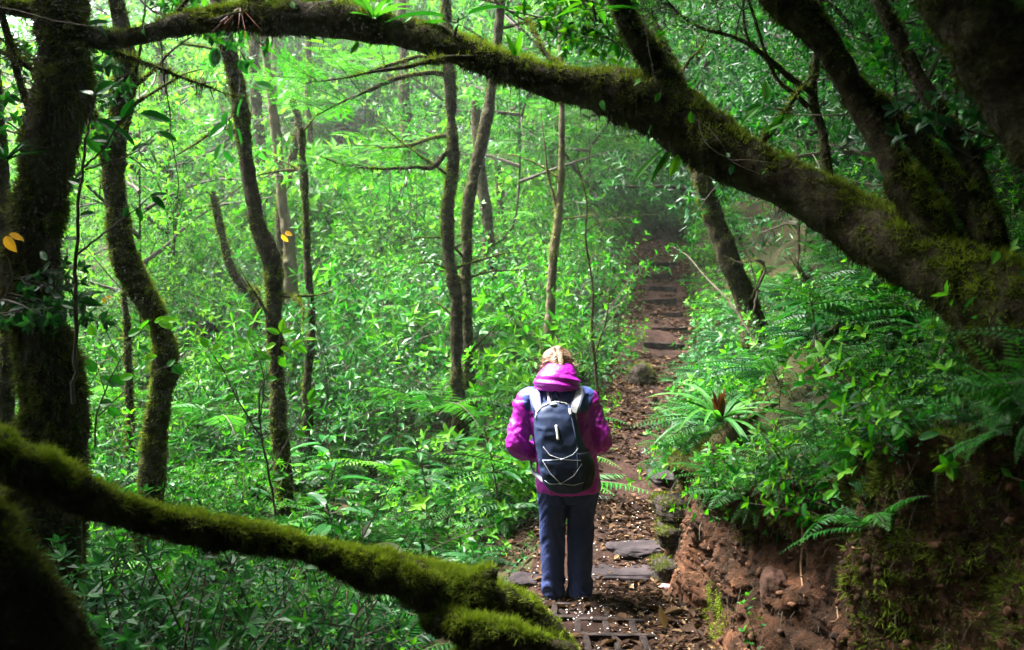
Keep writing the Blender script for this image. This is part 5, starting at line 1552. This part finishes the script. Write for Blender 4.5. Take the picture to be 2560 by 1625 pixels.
twig_plant('sapling', 'leafy sapling with thin dark stems reaching up in front of the slim leaning trunk', 'sapling',
           [([(690, 1290, S), (672, 1180, S), (655, 1090, S), (650, 980, S), (690, 900, S), (702, 830, S)], .008), ([(652, 1090, S), (600, 1010, S), (560, 930, S), (520, 870, S)], .006), ([(652, 1040, S), (660, 950, S), (640, 880, S), (625, 850, S)], .005), ([(672, 1180, S), (730, 1080, S), (770, 1000, S)], .005), ([(690, 900, S), (730, 870, S), (760, 850, S)], .004)],
           [(702, 830, S, 80, 36, 18, 1), (705, 835, S, 20, 36, 18, .95), (698, 835, S, 150, 34, 16, .9), (690, 860, S, 200, 32, 18, .9), (700, 870, S, -20, 36, 20, .8), (695, 890, S, -60, 36, 20, .8), (680, 900, S, 170, 36, 20, .7), (730, 870, S, 40, 34, 16, .9), (760, 850, S, 10, 36, 16, .95), (745, 865, S, -40, 30, 16, .8),
            (625, 850, S, 90, 34, 16, .85), (630, 860, S, 30, 32, 16, .8), (620, 858, S, 160, 32, 16, .8), (640, 880, S, -20, 34, 18, .7), (650, 900, S, 190, 34, 18, .7), (520, 870, S, 120, 34, 18, .9), (525, 875, S, 190, 34, 18, .85), (530, 880, S, 40, 32, 16, .8), (560, 930, S, 150, 34, 18, .7), (565, 935, S, 30, 34, 20, .75), (590, 990, S, 200, 34, 18, .5), (605, 1010, S, 10, 34, 20, .6),
            (770, 1000, S, 60, 34, 18, .7), (770, 1005, S, 0, 34, 18, .7), (755, 1030, S, 150, 32, 18, .6), (660, 950, S, 10, 34, 18, .6), (655, 980, S, 170, 34, 18, .6), (650, 1060, S, 20, 34, 20, .5), (670, 1160, S, 160, 36, 20, .5), (680, 1200, S, 20, 36, 20, .5), (735, 1080, S, -20, 34, 18, .6)], leaf=M_BROAD, seed=5)
S = 7.3
twig_plant('climbing_vine', 'vine with broad hanging leaves climbing the slim leaning trunk', 'vine',
           [([(610, 60, S), (600, 150, S), (598, 230, S), (575, 300, S), (560, 380, S)], .006), ([(598, 230, S), (625, 260, S), (630, 290, S)], .004), ([(560, 100, S), (545, 160, S), (530, 185, S)], .004)],
           [(605, 70, S, -80, 46, 28, .4), (545, 120, S, -110, 50, 32, .45), (540, 118, S, -100, 48, 28, .35), (612, 235, S, -125, 60, 28, .3), (640, 210, S, -10, 44, 26, .6), (640, 205, S, 200, 36, 22, .6), (570, 280, S, -120, 60, 24, .4), (580, 300, S, -100, 52, 22, .6), (565, 310, S, -140, 56, 24, .35), (555, 360, S, -110, 46, 20, .6), (590, 320, S, -70, 44, 20, .4), (560, 375, S, -60, 40, 18, .45), (598, 150, S, -60, 40, 22, .4)], seed=6)
twig_plant('hanging_vine', 'thin bare vine hanging straight down from the arch between the elbowed and the slim trunk', 'vine',
           [([(402, 95, 5.2), (410, 190, 5.2), (424, 270, 5.2), (428, 340, 5.2), (440, 410, 5.2), (446, 470, 5.2), (434, 540, 5.2), (438, 640, 5.2)], .0045)], [], seed=7)
twig_plant('hanging_vine', 'pale thin vine slung across the top left corner past the massive dark trunk', 'vine',
           [([(-40, 10, 4.7), (50, 28, 4.7), (130, 50, 4.7), (220, 65, 4.7), (290, 90, 4.8)], .0035)], [(222, 65, 4.7, 30, 50, 26, .4), (235, 60, 4.7, -40, 44, 24, .35)], seed=8, tone=.8)
twig_plant('hanging_vine', 'slender pale tendrils looping over the arching trunk where its upright limb joins', 'vine',
           [([(1735, 295, 4.05), (1770, 320, 4.03), (1805, 360, 4.0), (1820, 395, 4.0)], .0028), ([(1745, 300, 4.05), (1760, 350, 4.02), (1790, 380, 4.0), (1820, 395, 4.0), (1850, 415, 3.98), (1900, 435, 3.97)], .0025), ([(1825, 400, 4.0), (1880, 400, 3.97), (1935, 408, 3.95), (1965, 412, 3.95)], .0025), ([(1610, 50, 4.15), (1628, 150, 4.15), (1638, 200, 4.15), (1660, 240, 4.15)], .0025)],
           [(1822, 395, 4.0, 100, 20, 10, .8), (1825, 410, 4.0, -60, 26, 14, .3), (1832, 412, 4.0, -110, 28, 14, .3), (1905, 437, 3.95, 60, 14, 8, .9)], seed=9, tone=.85)
# fallen branches and pale twigs on the slope
twig_plant('pale_branch', 'pale bare branch leaning from the crest of the trail down to the slope', 'branch', [([(1900, 880, 7.4), (1850, 790, 7.6), (1800, 730, 7.8), (1762, 690, 8), (1720, 640, 8.2), (1680, 615, 8.4)], .012), ([(1762, 690, 8), (1758, 660, 8), (1745, 640, 8)], .006)], [], seed=10, tone=.55)
twig_plant('arching_twig', 'bare arching twig in front of the tilted mossy trunk', 'branch', [([(1885, 780, 7.2), (1893, 730, 7.2), (1912, 670, 7.2), (1900, 650, 7.2), (1870, 655, 7.2), (1845, 655, 7.2), (1810, 640, 7.2)], .009), ([(1893, 730, 7.2), (1885, 690, 7.2), (1870, 640, 7.2), (1845, 600, 7.2)], .006)], [], seed=11, tone=.55)
twig_plant('leafy_twig', 'reddish twig with long bright leaves sticking out left of the upright limbs', 'branch', [([(2200, 285, 3.75), (2110, 287, 3.8), (2030, 287, 3.85), (1985, 285, 3.9), (1935, 268, 3.9)], .005), ([(1985, 285, 3.9), (1950, 275, 3.9), (1915, 262, 3.9), (1910, 200, 3.9)], .003)],
           [(1912, 255, 3.9, 82, 66, 22, .75), (1908, 260, 3.9, 215, 70, 24, .85), (1905, 265, 3.9, 195, 48, 20, .6), (1985, 287, 3.9, 205, 80, 26, .8), (1960, 285, 3.9, 235, 60, 20, .65), (1935, 270, 3.9, 20, 50, 18, .5)], leaf=M_BROAD, seed=12, tone=.75)
twig_plant('leafy_twig', 'hanging long leaves under the arching trunk, the last one yellowing', 'branch', [([(1672, 350, 4.2), (1680, 380, 4.2), (1695, 400, 4.2)], .003)], [(1660, 372, 4.2, 220, 118, 18, .6), (1672, 375, 4.2, 240, 90, 14, .35), (1695, 385, 4.2, 255, 60, 26, 1), (1680, 380, 4.2, 230, 70, 16, .8)], leaf=M_BROAD, seed=13)
def yl(name, label, px, py, Y, s=26):
    root = twig_plant(name, label, 'leaf', [([(px, py - 14, Y), (px, py, Y)], .002)], [(px, py, Y, -60, s, s * .6, .95), (px + 8, py - 4, Y, -20, s * .8, s * .5, .9)], leaf=M_YEL, seed=int(px), kind='h')
M_YEL = tone_mat('yellow_leaf', [(0, (.3, .12, .01)), (.6, (.55, .27, .01)), (1, (.7, .4, .02))], .5, trans=.4)
yl('yellow_leaves', 'yellow dying leaves between the slim trunk and the broken stem', 705, 585, 7.4)
yl('yellow_leaves', 'large orange yellow leaf at the left edge by the massive trunk', 14, 590, 4.6, 46)
yl('yellow_leaves', 'small orange leaf among the shrubs right of the massive trunk', 258, 745, 5.8, 16)

# plants perched on the arching trunk
def perch(name, label, px, py, Y, meshfn, rz=0, tilt=(0, 0), leaf=M_FERN):
    e = bpy.data.objects.new(name, None); COL.objects.link(e); e.location = at(px, py, Y); e.rotation_euler = (tilt[0], tilt[1], rz)
    tag(e, label, 'plant')
    st, lv = meshfn
    if st.n: link('stem', st.mesh(name + '_stem', M_TWIG), e)
    link('leaves', lv.mesh(name + '_leaf', leaf), e)
perch('perching_fern', 'strap leaved plant perched on the arch above the hiker, longest leaf curling down left', 935, 45, 4.5, straps(680, 9, .30, .034, 1.4, .75, 1.9), 2.6)
perch('perching_plant', 'broad leaved plant perched on the arch, right of the strap leaved one', 1135, 95, 4.45, bigleaf(681, .10, 5, .27, .22, (.6, .15), .3), 2.4, leaf=M_BROAD)
perch('perching_fern', 'pair of upright bright leaves standing on the mossy crest of the arch', 1290, 140, 4.35, straps(682, 5, .17, .036, 3.5, .9, .6), .5, leaf=M_BROAD)
perch('perching_plant', 'tuft of pointed leaves on the limb at the top centre', 1490, 55, 4.25, bigleaf(683, .1, 9, .16, .25, (.8, .12), .3), .2, leaf=M_BROAD)
perch('hanging_tuft', 'reddish hanging rootlets under the arch above the slim trunk', 600, 20, 4.7, straps(684, 26, .24, .006, -1.4, .8, .2), 0, leaf=M_RUST)
perch('perching_fern', 'spiky rosette plant at the left edge beside the massive trunk', 15, 400, 4.7, straps(685, 16, .2, .02, 1.0, .25, .8), 0, leaf=M_COOL)
lfr = rg(31)
lvg = Geo()
for k in range(60):      # small creepers on the arch
    i = lfr.integers(10, len(arch_parts[0][2]) - 6); V_ = arch_parts[0][1]
    j = lfr.integers(V_.shape[1]); p = V_[i, j]; nn_ = norm(p - arch_parts[0][2][i])
    if nn_[1] > .2: continue
    lvg.leaves([p + nn_ * .02], [nn_ * .5 + lfr.normal(0, .6, 3) - [0, 0, .3]], [nn_], lfr.uniform(.03, .085), lfr.uniform(.018, .035), 'h', lfr.uniform(.3, .9), 0, .3, .15)
ao = np.array(arch['_off'])
V_, T_, t_, m_ = lvg.arrays(); link('creeper_leaves', new_mesh('creeper_leaves', V_ - ao, T_, M_BROAD, None, t_), arch)
# dark leaves round the head of the massive trunk and at the top left
for (nm, lb, pts, n, sd_, lf) in (('leafy_branch', 'dark leafy branch in the top left corner before the pale sky', [(-60, 60, 4.9), (20, 110, 5), (80, 150, 5.1), (130, 200, 5.2)], 9, 41, M_DEEP),
                                  ('leafy_branch', 'leafy branch against the pale sky left of the massive trunk', [(-80, 330, 5.6), (0, 300, 5.7), (60, 330, 5.8), (110, 300, 5.9)], 9, 42, M_COOL),
                                  ('leafy_branch', 'leafy branch above the arch between the massive and the elbowed trunk', [(330, -40, 5.6), (360, 10, 5.6), (420, 40, 5.6), (480, 20, 5.6)], 10, 43, M_COOL),
                                  ('leafy_branch', 'dark leaves at the left edge beside the lower massive trunk', [(-60, 820, 4.6), (0, 760, 4.6), (30, 700, 4.6), (20, 640, 4.6)], 8, 44, M_DEEP),
                                  ('leafy_branch', 'leafy branch hanging above the mossy crest of the arch', [(1180, -60, 5.2), (1250, 10, 5.2), (1330, 60, 5.2), (1420, 90, 5.2)], 12, 45, M_BROAD),
                                  ('leafy_branch', 'leafy branch above the arch left of the strap leaved perching plant', [(640, -60, 5.3), (720, -30, 5.3), (800, -10, 5.3), (860, 0, 5.3)], 10, 47, M_COOL),
                                  ('leafy_branch', 'leafy branch beside the upright limb at the top centre', [(1380, -50, 5.0), (1440, 0, 5.0), (1480, 50, 5.0), (1500, 110, 5.0)], 9, 48, M_BROAD),
                                  ('leafy_branch', 'dark leafy branch hanging in the top right corner', [(2560, 330, 3.4), (2490, 360, 3.45), (2430, 400, 3.5), (2380, 430, 3.5)], 7, 49, M_DEEP),
                                  ('leafy_branch', 'green leafy branch in the gap between the upright limbs', [(2420, 40, 4.4), (2380, 90, 4.4), (2330, 130, 4.4), (2290, 170, 4.4)], 8, 46, M_COOL)):
    root = twig_plant(nm, lb, 'branch', [(pts, .008)], [], seed=sd_)
    root['_off'] = [float(v) for v in root.location]
    spray_on(root, pts, [both(bough(800 + sd_, .5, 'h', .085, .45, 5, 4, (.35, .2), -.4))], sd_, n, (.6, 1.0), 'leaves', lf)

# ------------------------------------------------------------------ roots on the soil bank
def root_line(name, label, pts, r0_, r1_, seed, m=None, lift=.012):
    r = rg(seed)
    P = []
    for a, b in pts:
        h = hit(a, b); to = norm(np.array([0, 0, CAM_Z]) - h); P.append(h + to * (lift + r0_))
    P = catmull(np.array(P), 6 * len(P)); P += fbm(P, 14, 2, seed)[:, None] * .006
    V, Q = tube(P, np.linspace(r0_, r1_, len(P)), 8)
    return link(name, new_mesh(name, V, Q, m or M_ROOT, smooth=True), label=label, cat='root')
M_ROOT = simple('pale_root', [(.3, (.16, .085, .04)), (.7, (.40, .25, .14))], 30, .7, .3, .5, .003)
M_ROOTD = simple('dark_root', [(.3, (.025, .014, .010)), (.7, (.07, .04, .028))], 20, .85, .2, .8, .008)
root_line('hanging_root', 'long pale root hanging down the middle of the soil bank', [(2034, 1165), (2005, 1180), (1994, 1222), (1996, 1255), (2006, 1300), (2006, 1350), (2002, 1400), (2005, 1450), (2009, 1494)], .008, .004, 1)
root_line('hanging_root', 'short pale root curling left off the long hanging root', [(1990, 1248), (1968, 1268), (1938, 1276)], .006, .003, 2)
root_line('tree_root', 'thick dark root bridging the hollow under the lip of the bank', [(1915, 1174), (1945, 1192), (1975, 1210), (1995, 1222)], .020, .016, 3, M_ROOTD, .03)
root_line('tree_root', 'straight reddish root poking out of the lip of the bank', [(2030, 1133), (1980, 1150), (1935, 1168), (1905, 1180)], .012, .009, 4, M_ROOTD, .03)
root_line('hanging_root', 'kinked pale twig like root at the upper right of the bank', [(2162, 1228), (2135, 1252), (2131, 1275), (2115, 1292)], .006, .003, 5)
root_line('hanging_root', 'fine pale rootlet low on the bank', [(2098, 1480), (2092, 1510), (2095, 1545), (2078, 1552)], .004, .002, 6)
root_line('hanging_root', 'fine pale rootlet lying flat halfway up the bank', [(2095, 1390), (2110, 1396), (2140, 1393)], .003, .002, 7)
root_line('hanging_root', 'fine curved rootlet above the flat one on the bank', [(2110, 1356), (2130, 1368), (2155, 1373)], .003, .002, 8)
gr = Geo(); rr_ = rg(51)
for k in range(420):      # hair roots in the soil face
    y_ = rr_.uniform(2.6, 6.2); kk = rr_.uniform(.25, .98)
    p, nn_ = bank_point(y_, kk)
    P = curve(p, nn_ * .6 + [0, 0, -.4] + rr_.normal(0, .3, 3), rr_.uniform(.03, .16) , 6, (nn_[0] * -2, 0, -6), .35, rr_)
    P[:, 0] = np.minimum(P[:, 0], p[0] + .0)
    gr.tube(P, rr_.uniform(.0007, .0018), 3, rr_.uniform(.1, 1))
link('rootlets', gr.mesh('rootlets', M_TWIG), kind='stuff', label='hair thin rootlets dangling from the soil bank', cat='rootlets')
# clods of soil
gr = Geo()
for k in range(1500):
    y_ = rr_.uniform(2.8, 6.5)
    if rr_.uniform() < .55:
        p, nn_ = bank_point(y_, rr_.uniform(.0, .9)); p = p + nn_ * .004
    else:
        p = drop(float(pc(y_) + fo(y_) - rr_.exponential(.10)), y_)
    V_, T_ = ball((0, 0, 0), np.minimum(.004 + rr_.exponential(.005), .018) * rr_.uniform(.6, 1.4, 3), None, 6)
    V_ = V_ * (1 + .5 * fbm(V_ + k, 90, 2, k % 9)[:, None]) + p
    gr.add(V_, T_, rr_.uniform())
M_CLOD = tone_mat('soil_clod', [(0, (.022, .012, .008)), (.5, (.07, .034, .018)), (1, (.15, .07, .04))], .95)
link('soil_clods', gr.mesh('soil_clods', M_CLOD, True), kind='stuff', label='crumbs and clods of red brown soil on and below the bank', cat='soil')

# ------------------------------------------------------------------ hollow blocks and stones of the trail
M_CONC = simple('old_concrete', [(.3, (.011, .008, .008)), (.5, (.026, .020, .018)), (.7, (.05, .039, .036))], 16, .95, .08, .9, .01, 60)
def block_mesh():
    bm = bmesh.new()
    L, D, H, w = .40, .25, .09, .036
    for (x0, x1, y0, y1) in ((-L / 2, L / 2, -D / 2, -D / 2 + w), (-L / 2, L / 2, D / 2 - w, D / 2), (-L / 2, -L / 2 + w, -D / 2 + w, D / 2 - w), (-.04, -.04 + w, -D / 2 + w, D / 2 - w), (.115, .115 + w, -D / 2 + w, D / 2 - w)):
        bmesh.ops.create_cube(bm, size=1, matrix=Matrix.Translation(((x0 + x1) / 2, (y0 + y1) / 2, -H / 2)) @ Matrix.Diagonal((x1 - x0, y1 - y0, H, 1)))
    bmesh.ops.bevel(bm, geom=list(bm.edges), offset=.006, segments=2, affect='EDGES', profile=.6)
    bmesh.ops.subdivide_edges(bm, edges=[e for e in bm.edges if e.calc_length() > .05], cuts=4)
    V_ = np.array([v.co[:] for v in bm.verts]); d = .004 * fbm(V_, 22, 3, 5)
    for v, q in zip(bm.verts, d): v.co += v.normal * float(q)
    me = bpy.data.meshes.new('concrete_block'); bm.to_mesh(me); bm.free(); me.materials.append(M_CONC)
    return me
BLK = block_mesh()
bl = ['hollow concrete block right behind the heels of the hiker', 'hollow concrete block sprinkled with petals, middle one of the row below the hiker', 'hollow concrete block at the bottom edge of the picture']
for k, (px, py) in enumerate(((1462, 1533), (1525, 1577), (1552, 1622))):
    p = hit(px, py); o = link('concrete_block', BLK, label=bl[k], cat='block', group='hollow blocks paving the trail')
    o.location = (p[0], p[1], pz(p[1]) + .043); o.rotation_euler = (.02 * k, .015, -.06 + .04 * k)
for k in range(7):
    Y = 11.0 + k * .55
    x = float(pc(Y)) + rr_.normal(0, .05); o = link('concrete_block', BLK, label='far block step of the steep part of the trail, near its crest' if k > 3 else 'block step where the trail starts to climb, beyond the hiker', cat='block', group='hollow blocks paving the trail')
    o.location = (x, Y, float(pz(Y)) + .04); o.rotation_euler = (0, rr_.normal(0, .05), rr_.normal(-.12, .08)); o.scale = (1.0 + .3 * rr_.uniform(), .8, 1.2)

def stone(name, label, p, size, seed, m=None, moss=0, rz=0, box=.35):
    r = rg(seed)
    bm = bmesh.new(); bmesh.ops.create_icosphere(bm, subdivisions=5, radius=1)
    V_ = np.array([v.co[:] for v in bm.verts])
    V_ = np.sign(V_) * np.abs(V_) ** (1 - box); V_ *= (1 + .16 * fbm(V_ + seed, 1.1, 3, seed) + .05 * fbm(V_ + seed, 5, 3, seed + 1))[:, None]
    V_ = (V_ * np.array(size)) @ rotz(rz).T
    for v, q in zip(bm.verts, V_): v.co = q
    me = bpy.data.meshes.new(name); bm.to_mesh(me); bm.free(); me.materials.append(m or M_CONC)
    me.polygons.foreach_set('use_smooth', np.full(len(me.polygons), True))
    o = link(name, me, label=label, cat='stone', loc=p)
    if moss:
        f = np.array([q.vertices[:] for q in me.polygons]); c = V_[f].mean(1); nn_ = norm(np.cross(V_[f[:, 1]] - V_[f[:, 0]], V_[f[:, 2]] - V_[f[:, 0]]))
        k = r.choice(len(c), moss); keep = (nn_[k, 2] > r.uniform(-.5, .7, moss)); k = k[keep]; n = len(k)
        V2, T, rep = leaf_geo(c[k] + r.normal(0, .01, (n, 3)), nn_[k] + r.normal(0, .5, (n, 3)), r.normal(0, 1, (n, 3)), .03 * r.uniform(.5, 1.3, n), .006, 'b', 0, 0)
        link('moss', new_mesh(name + '_moss', V2, T, M_MOSS, None, np.clip(.35 + .35 * nn_[k, 2] + r.normal(0, .12, n), 0, 1)), o)
    return o
def onpath(px, py, dz): 
    p = hit(px, py); return (p[0], p[1], p[2] + dz)
M_SLAB = simple('purple_slab', [(.3, (.010, .008, .009)), (.5, (.022, .017, .019)), (.7, (.042, .033, .035))], 9, .85, .12, .7, .008, 40)
stone('flat_stone', 'purplish flat stone beside the hiker below knee height', onpath(1590, 1372, .0), (.20, .16, .035), 1, M_SLAB, rz=.3)
stone('flat_stone', 'broad flat slab the hiker has just stepped past', onpath(1545, 1420, -.02), (.34, .20, .04), 2, M_SLAB, rz=-.1, box=.5)
stone('flat_stone', 'small stone at the left foot of the hiker', onpath(1320, 1450, .0), (.12, .12, .03), 3, M_SLAB)
stone('flat_stone', 'slab under the shoes of the hiker', onpath(1425, 1508, -.03), (.36, .16, .03), 4, M_CONC, box=.5)
stone('mossy_stone', 'uppermost of the dark mossy stones edging the trail at the corner of the bank', onpath(1692, 1275, .02), (.14, .16, .07), 5, M_CONC, 2500, .2, .5)
stone('mossy_stone', 'middle one of the dark mossy stones edging the trail at the corner of the bank', onpath(1690, 1350, .03), (.13, .15, .08), 6, M_CONC, 2500, -.1, .5)
stone('mossy_stone', 'lowest of the dark mossy stones edging the trail at the corner of the bank', onpath(1680, 1425, .0), (.13, .14, .07), 7, M_CONC, 2500, .1, .5)
stone('mossy_stone', 'dark round mossy stone at the left edge of the trail above the hiker', onpath(1600, 955, .0), (.16, .16, .2), 8, M_CONC, 2500, 0, .1)
stone('flat_stone', 'dark flat stone half under the plants on the right edge of the trail', (float(pc(7.5)) + .34, 7.5, float(pz(7.5)) + .0), (.15, .2, .05), 9, M_SLAB, 0, .2, .4)
M_PINK = simple('pale_pink_stone', [(.3, (.30, .17, .16)), (.7, (.5, .33, .31))], 20, .8, .3, .5, .004)
stone('pink_stone', 'small pale pink stone at the foot of the bank', onpath(1668, 1474, .01), (.045, .03, .025), 10, M_PINK)
stone('red_rock', 'reddish rounded rock set low in the soil bank', hit(1925, 1490) + np.array([.045, .05, 0]), (.07, .09, .12), 11, simple('red_rock_skin', [(.3, (.05, .026, .018)), (.7, (.11, .06, .042))], 14, .9, .2, .8, .01), 0, .2, .15)
# big pale leaf lying behind the log
twig_plant('pale_leaf', 'large pale whitish leaf lying behind the fallen log', 'leaf', [([(985, 1385, 4.2), (960, 1370, 4.2)], .004)], [(1008, 1378, 4.2, 170, 95, 40, .8), (905, 1345, 4.4, 60, 46, 24, .6)], leaf=tone_mat('pale_leaf_skin', [(0, (.25, .33, .26)), (1, (.42, .50, .40))], .6, trans=.2), seed=61)
twig_plant('dry_leaf', 'curled tan leaf standing on the litter at the foot of the bank', 'leaf', [([(1672, 1560, 4.95), (1664, 1550, 4.95)], .003)], [(1664, 1570, 4.9, 105, 60, 18, .95)], leaf=M_DRY, seed=62)
# ------------------------------------------------------------------ camera, sky, sun, air
cam = bpy.data.cameras.new('camera'); co = bpy.data.objects.new('camera', cam); COL.objects.link(co)
cam.sensor_width = 36; cam.lens = F / 2560 * 36
cam.clip_start = .05; cam.clip_end = 600
co.location = (0, 0, CAM_Z); co.rotation_euler = (PI / 2 - PITCH, 0, 0)
cam.dof.use_dof = True; cam.dof.focus_distance = 5.5; cam.dof.aperture_fstop = 2.8
SC.camera = co
SUN_EL, SUN_AZ = math.radians(60), math.radians(-70)     # azimuth from +Y, negative = left
sd = Vector((math.sin(SUN_AZ) * math.cos(SUN_EL), math.cos(SUN_AZ) * math.cos(SUN_EL), math.sin(SUN_EL)))
sl = bpy.data.lights.new('sun', 'SUN'); sl.energy = 4.3; sl.angle = math.radians(20); sl.color = (1, .97, .92)
so = bpy.data.objects.new('sun', sl); COL.objects.link(so)
so.rotation_euler = sd.to_track_quat('Z', 'Y').to_euler()
w = bpy.data.worlds.new('World'); SC.world = w; w.use_nodes = True
nt = w.node_tree
sk = nt.nodes.new('ShaderNodeTexSky'); sk.sky_type = 'NISHITA'; sk.sun_disc = False
sk.sun_elevation = SUN_EL; sk.sun_rotation = SUN_AZ
sk.air_density = .7; sk.dust_density = 6.0; sk.ozone_density = .5
bg = nt.nodes['Background']; bg.inputs[1].default_value = .115
nt.links.new(sk.outputs[0], bg.inputs[0])

HAZE = True
if HAZE:
    m, nt_, out = mat('haze_air')
    pv = nt_.nodes.new('ShaderNodeVolumePrincipled')
    pv.inputs['Density'].default_value = .0011; pv.inputs['Color'].default_value = (.93, .97, .95, 1); pv.inputs['Anisotropy'].default_value = .35
    nt_.links.new(pv.outputs[0], out.inputs['Volume'])
    bmz = bmesh.new(); bmesh.ops.create_cube(bmz, size=1)
    lo, hi = np.array([-122, -42, -30.]), np.array([160, 192, 80.])
    for v_ in bmz.verts: v_.co = Vector((lo + hi) / 2) + Vector([c * s_ for c, s_ in zip(v_.co, hi - lo)])
    me = bpy.data.meshes.new('haze'); bmz.to_mesh(me); me.materials.append(m)
    link('haze', me, kind='stuff', label='thin pale mist hanging in the forest air', cat='haze')

SC.view_settings.view_transform = 'Standard'; SC.view_settings.look = 'None'; SC.view_settings.gamma = 1
SC.view_settings.exposure = 3.55
cy = SC.cycles
cy.use_denoising = True; cy.denoiser = 'OPENIMAGEDENOISE'
cy.max_bounces = 8; cy.diffuse_bounces = 4; cy.transmission_bounces = 6; cy.glossy_bounces = 2; cy.volume_bounces = 1; cy.transparent_max_bounces = 8
cy.use_adaptive_sampling = True; cy.adaptive_threshold = .02
cy.sample_clamp_indirect = 6
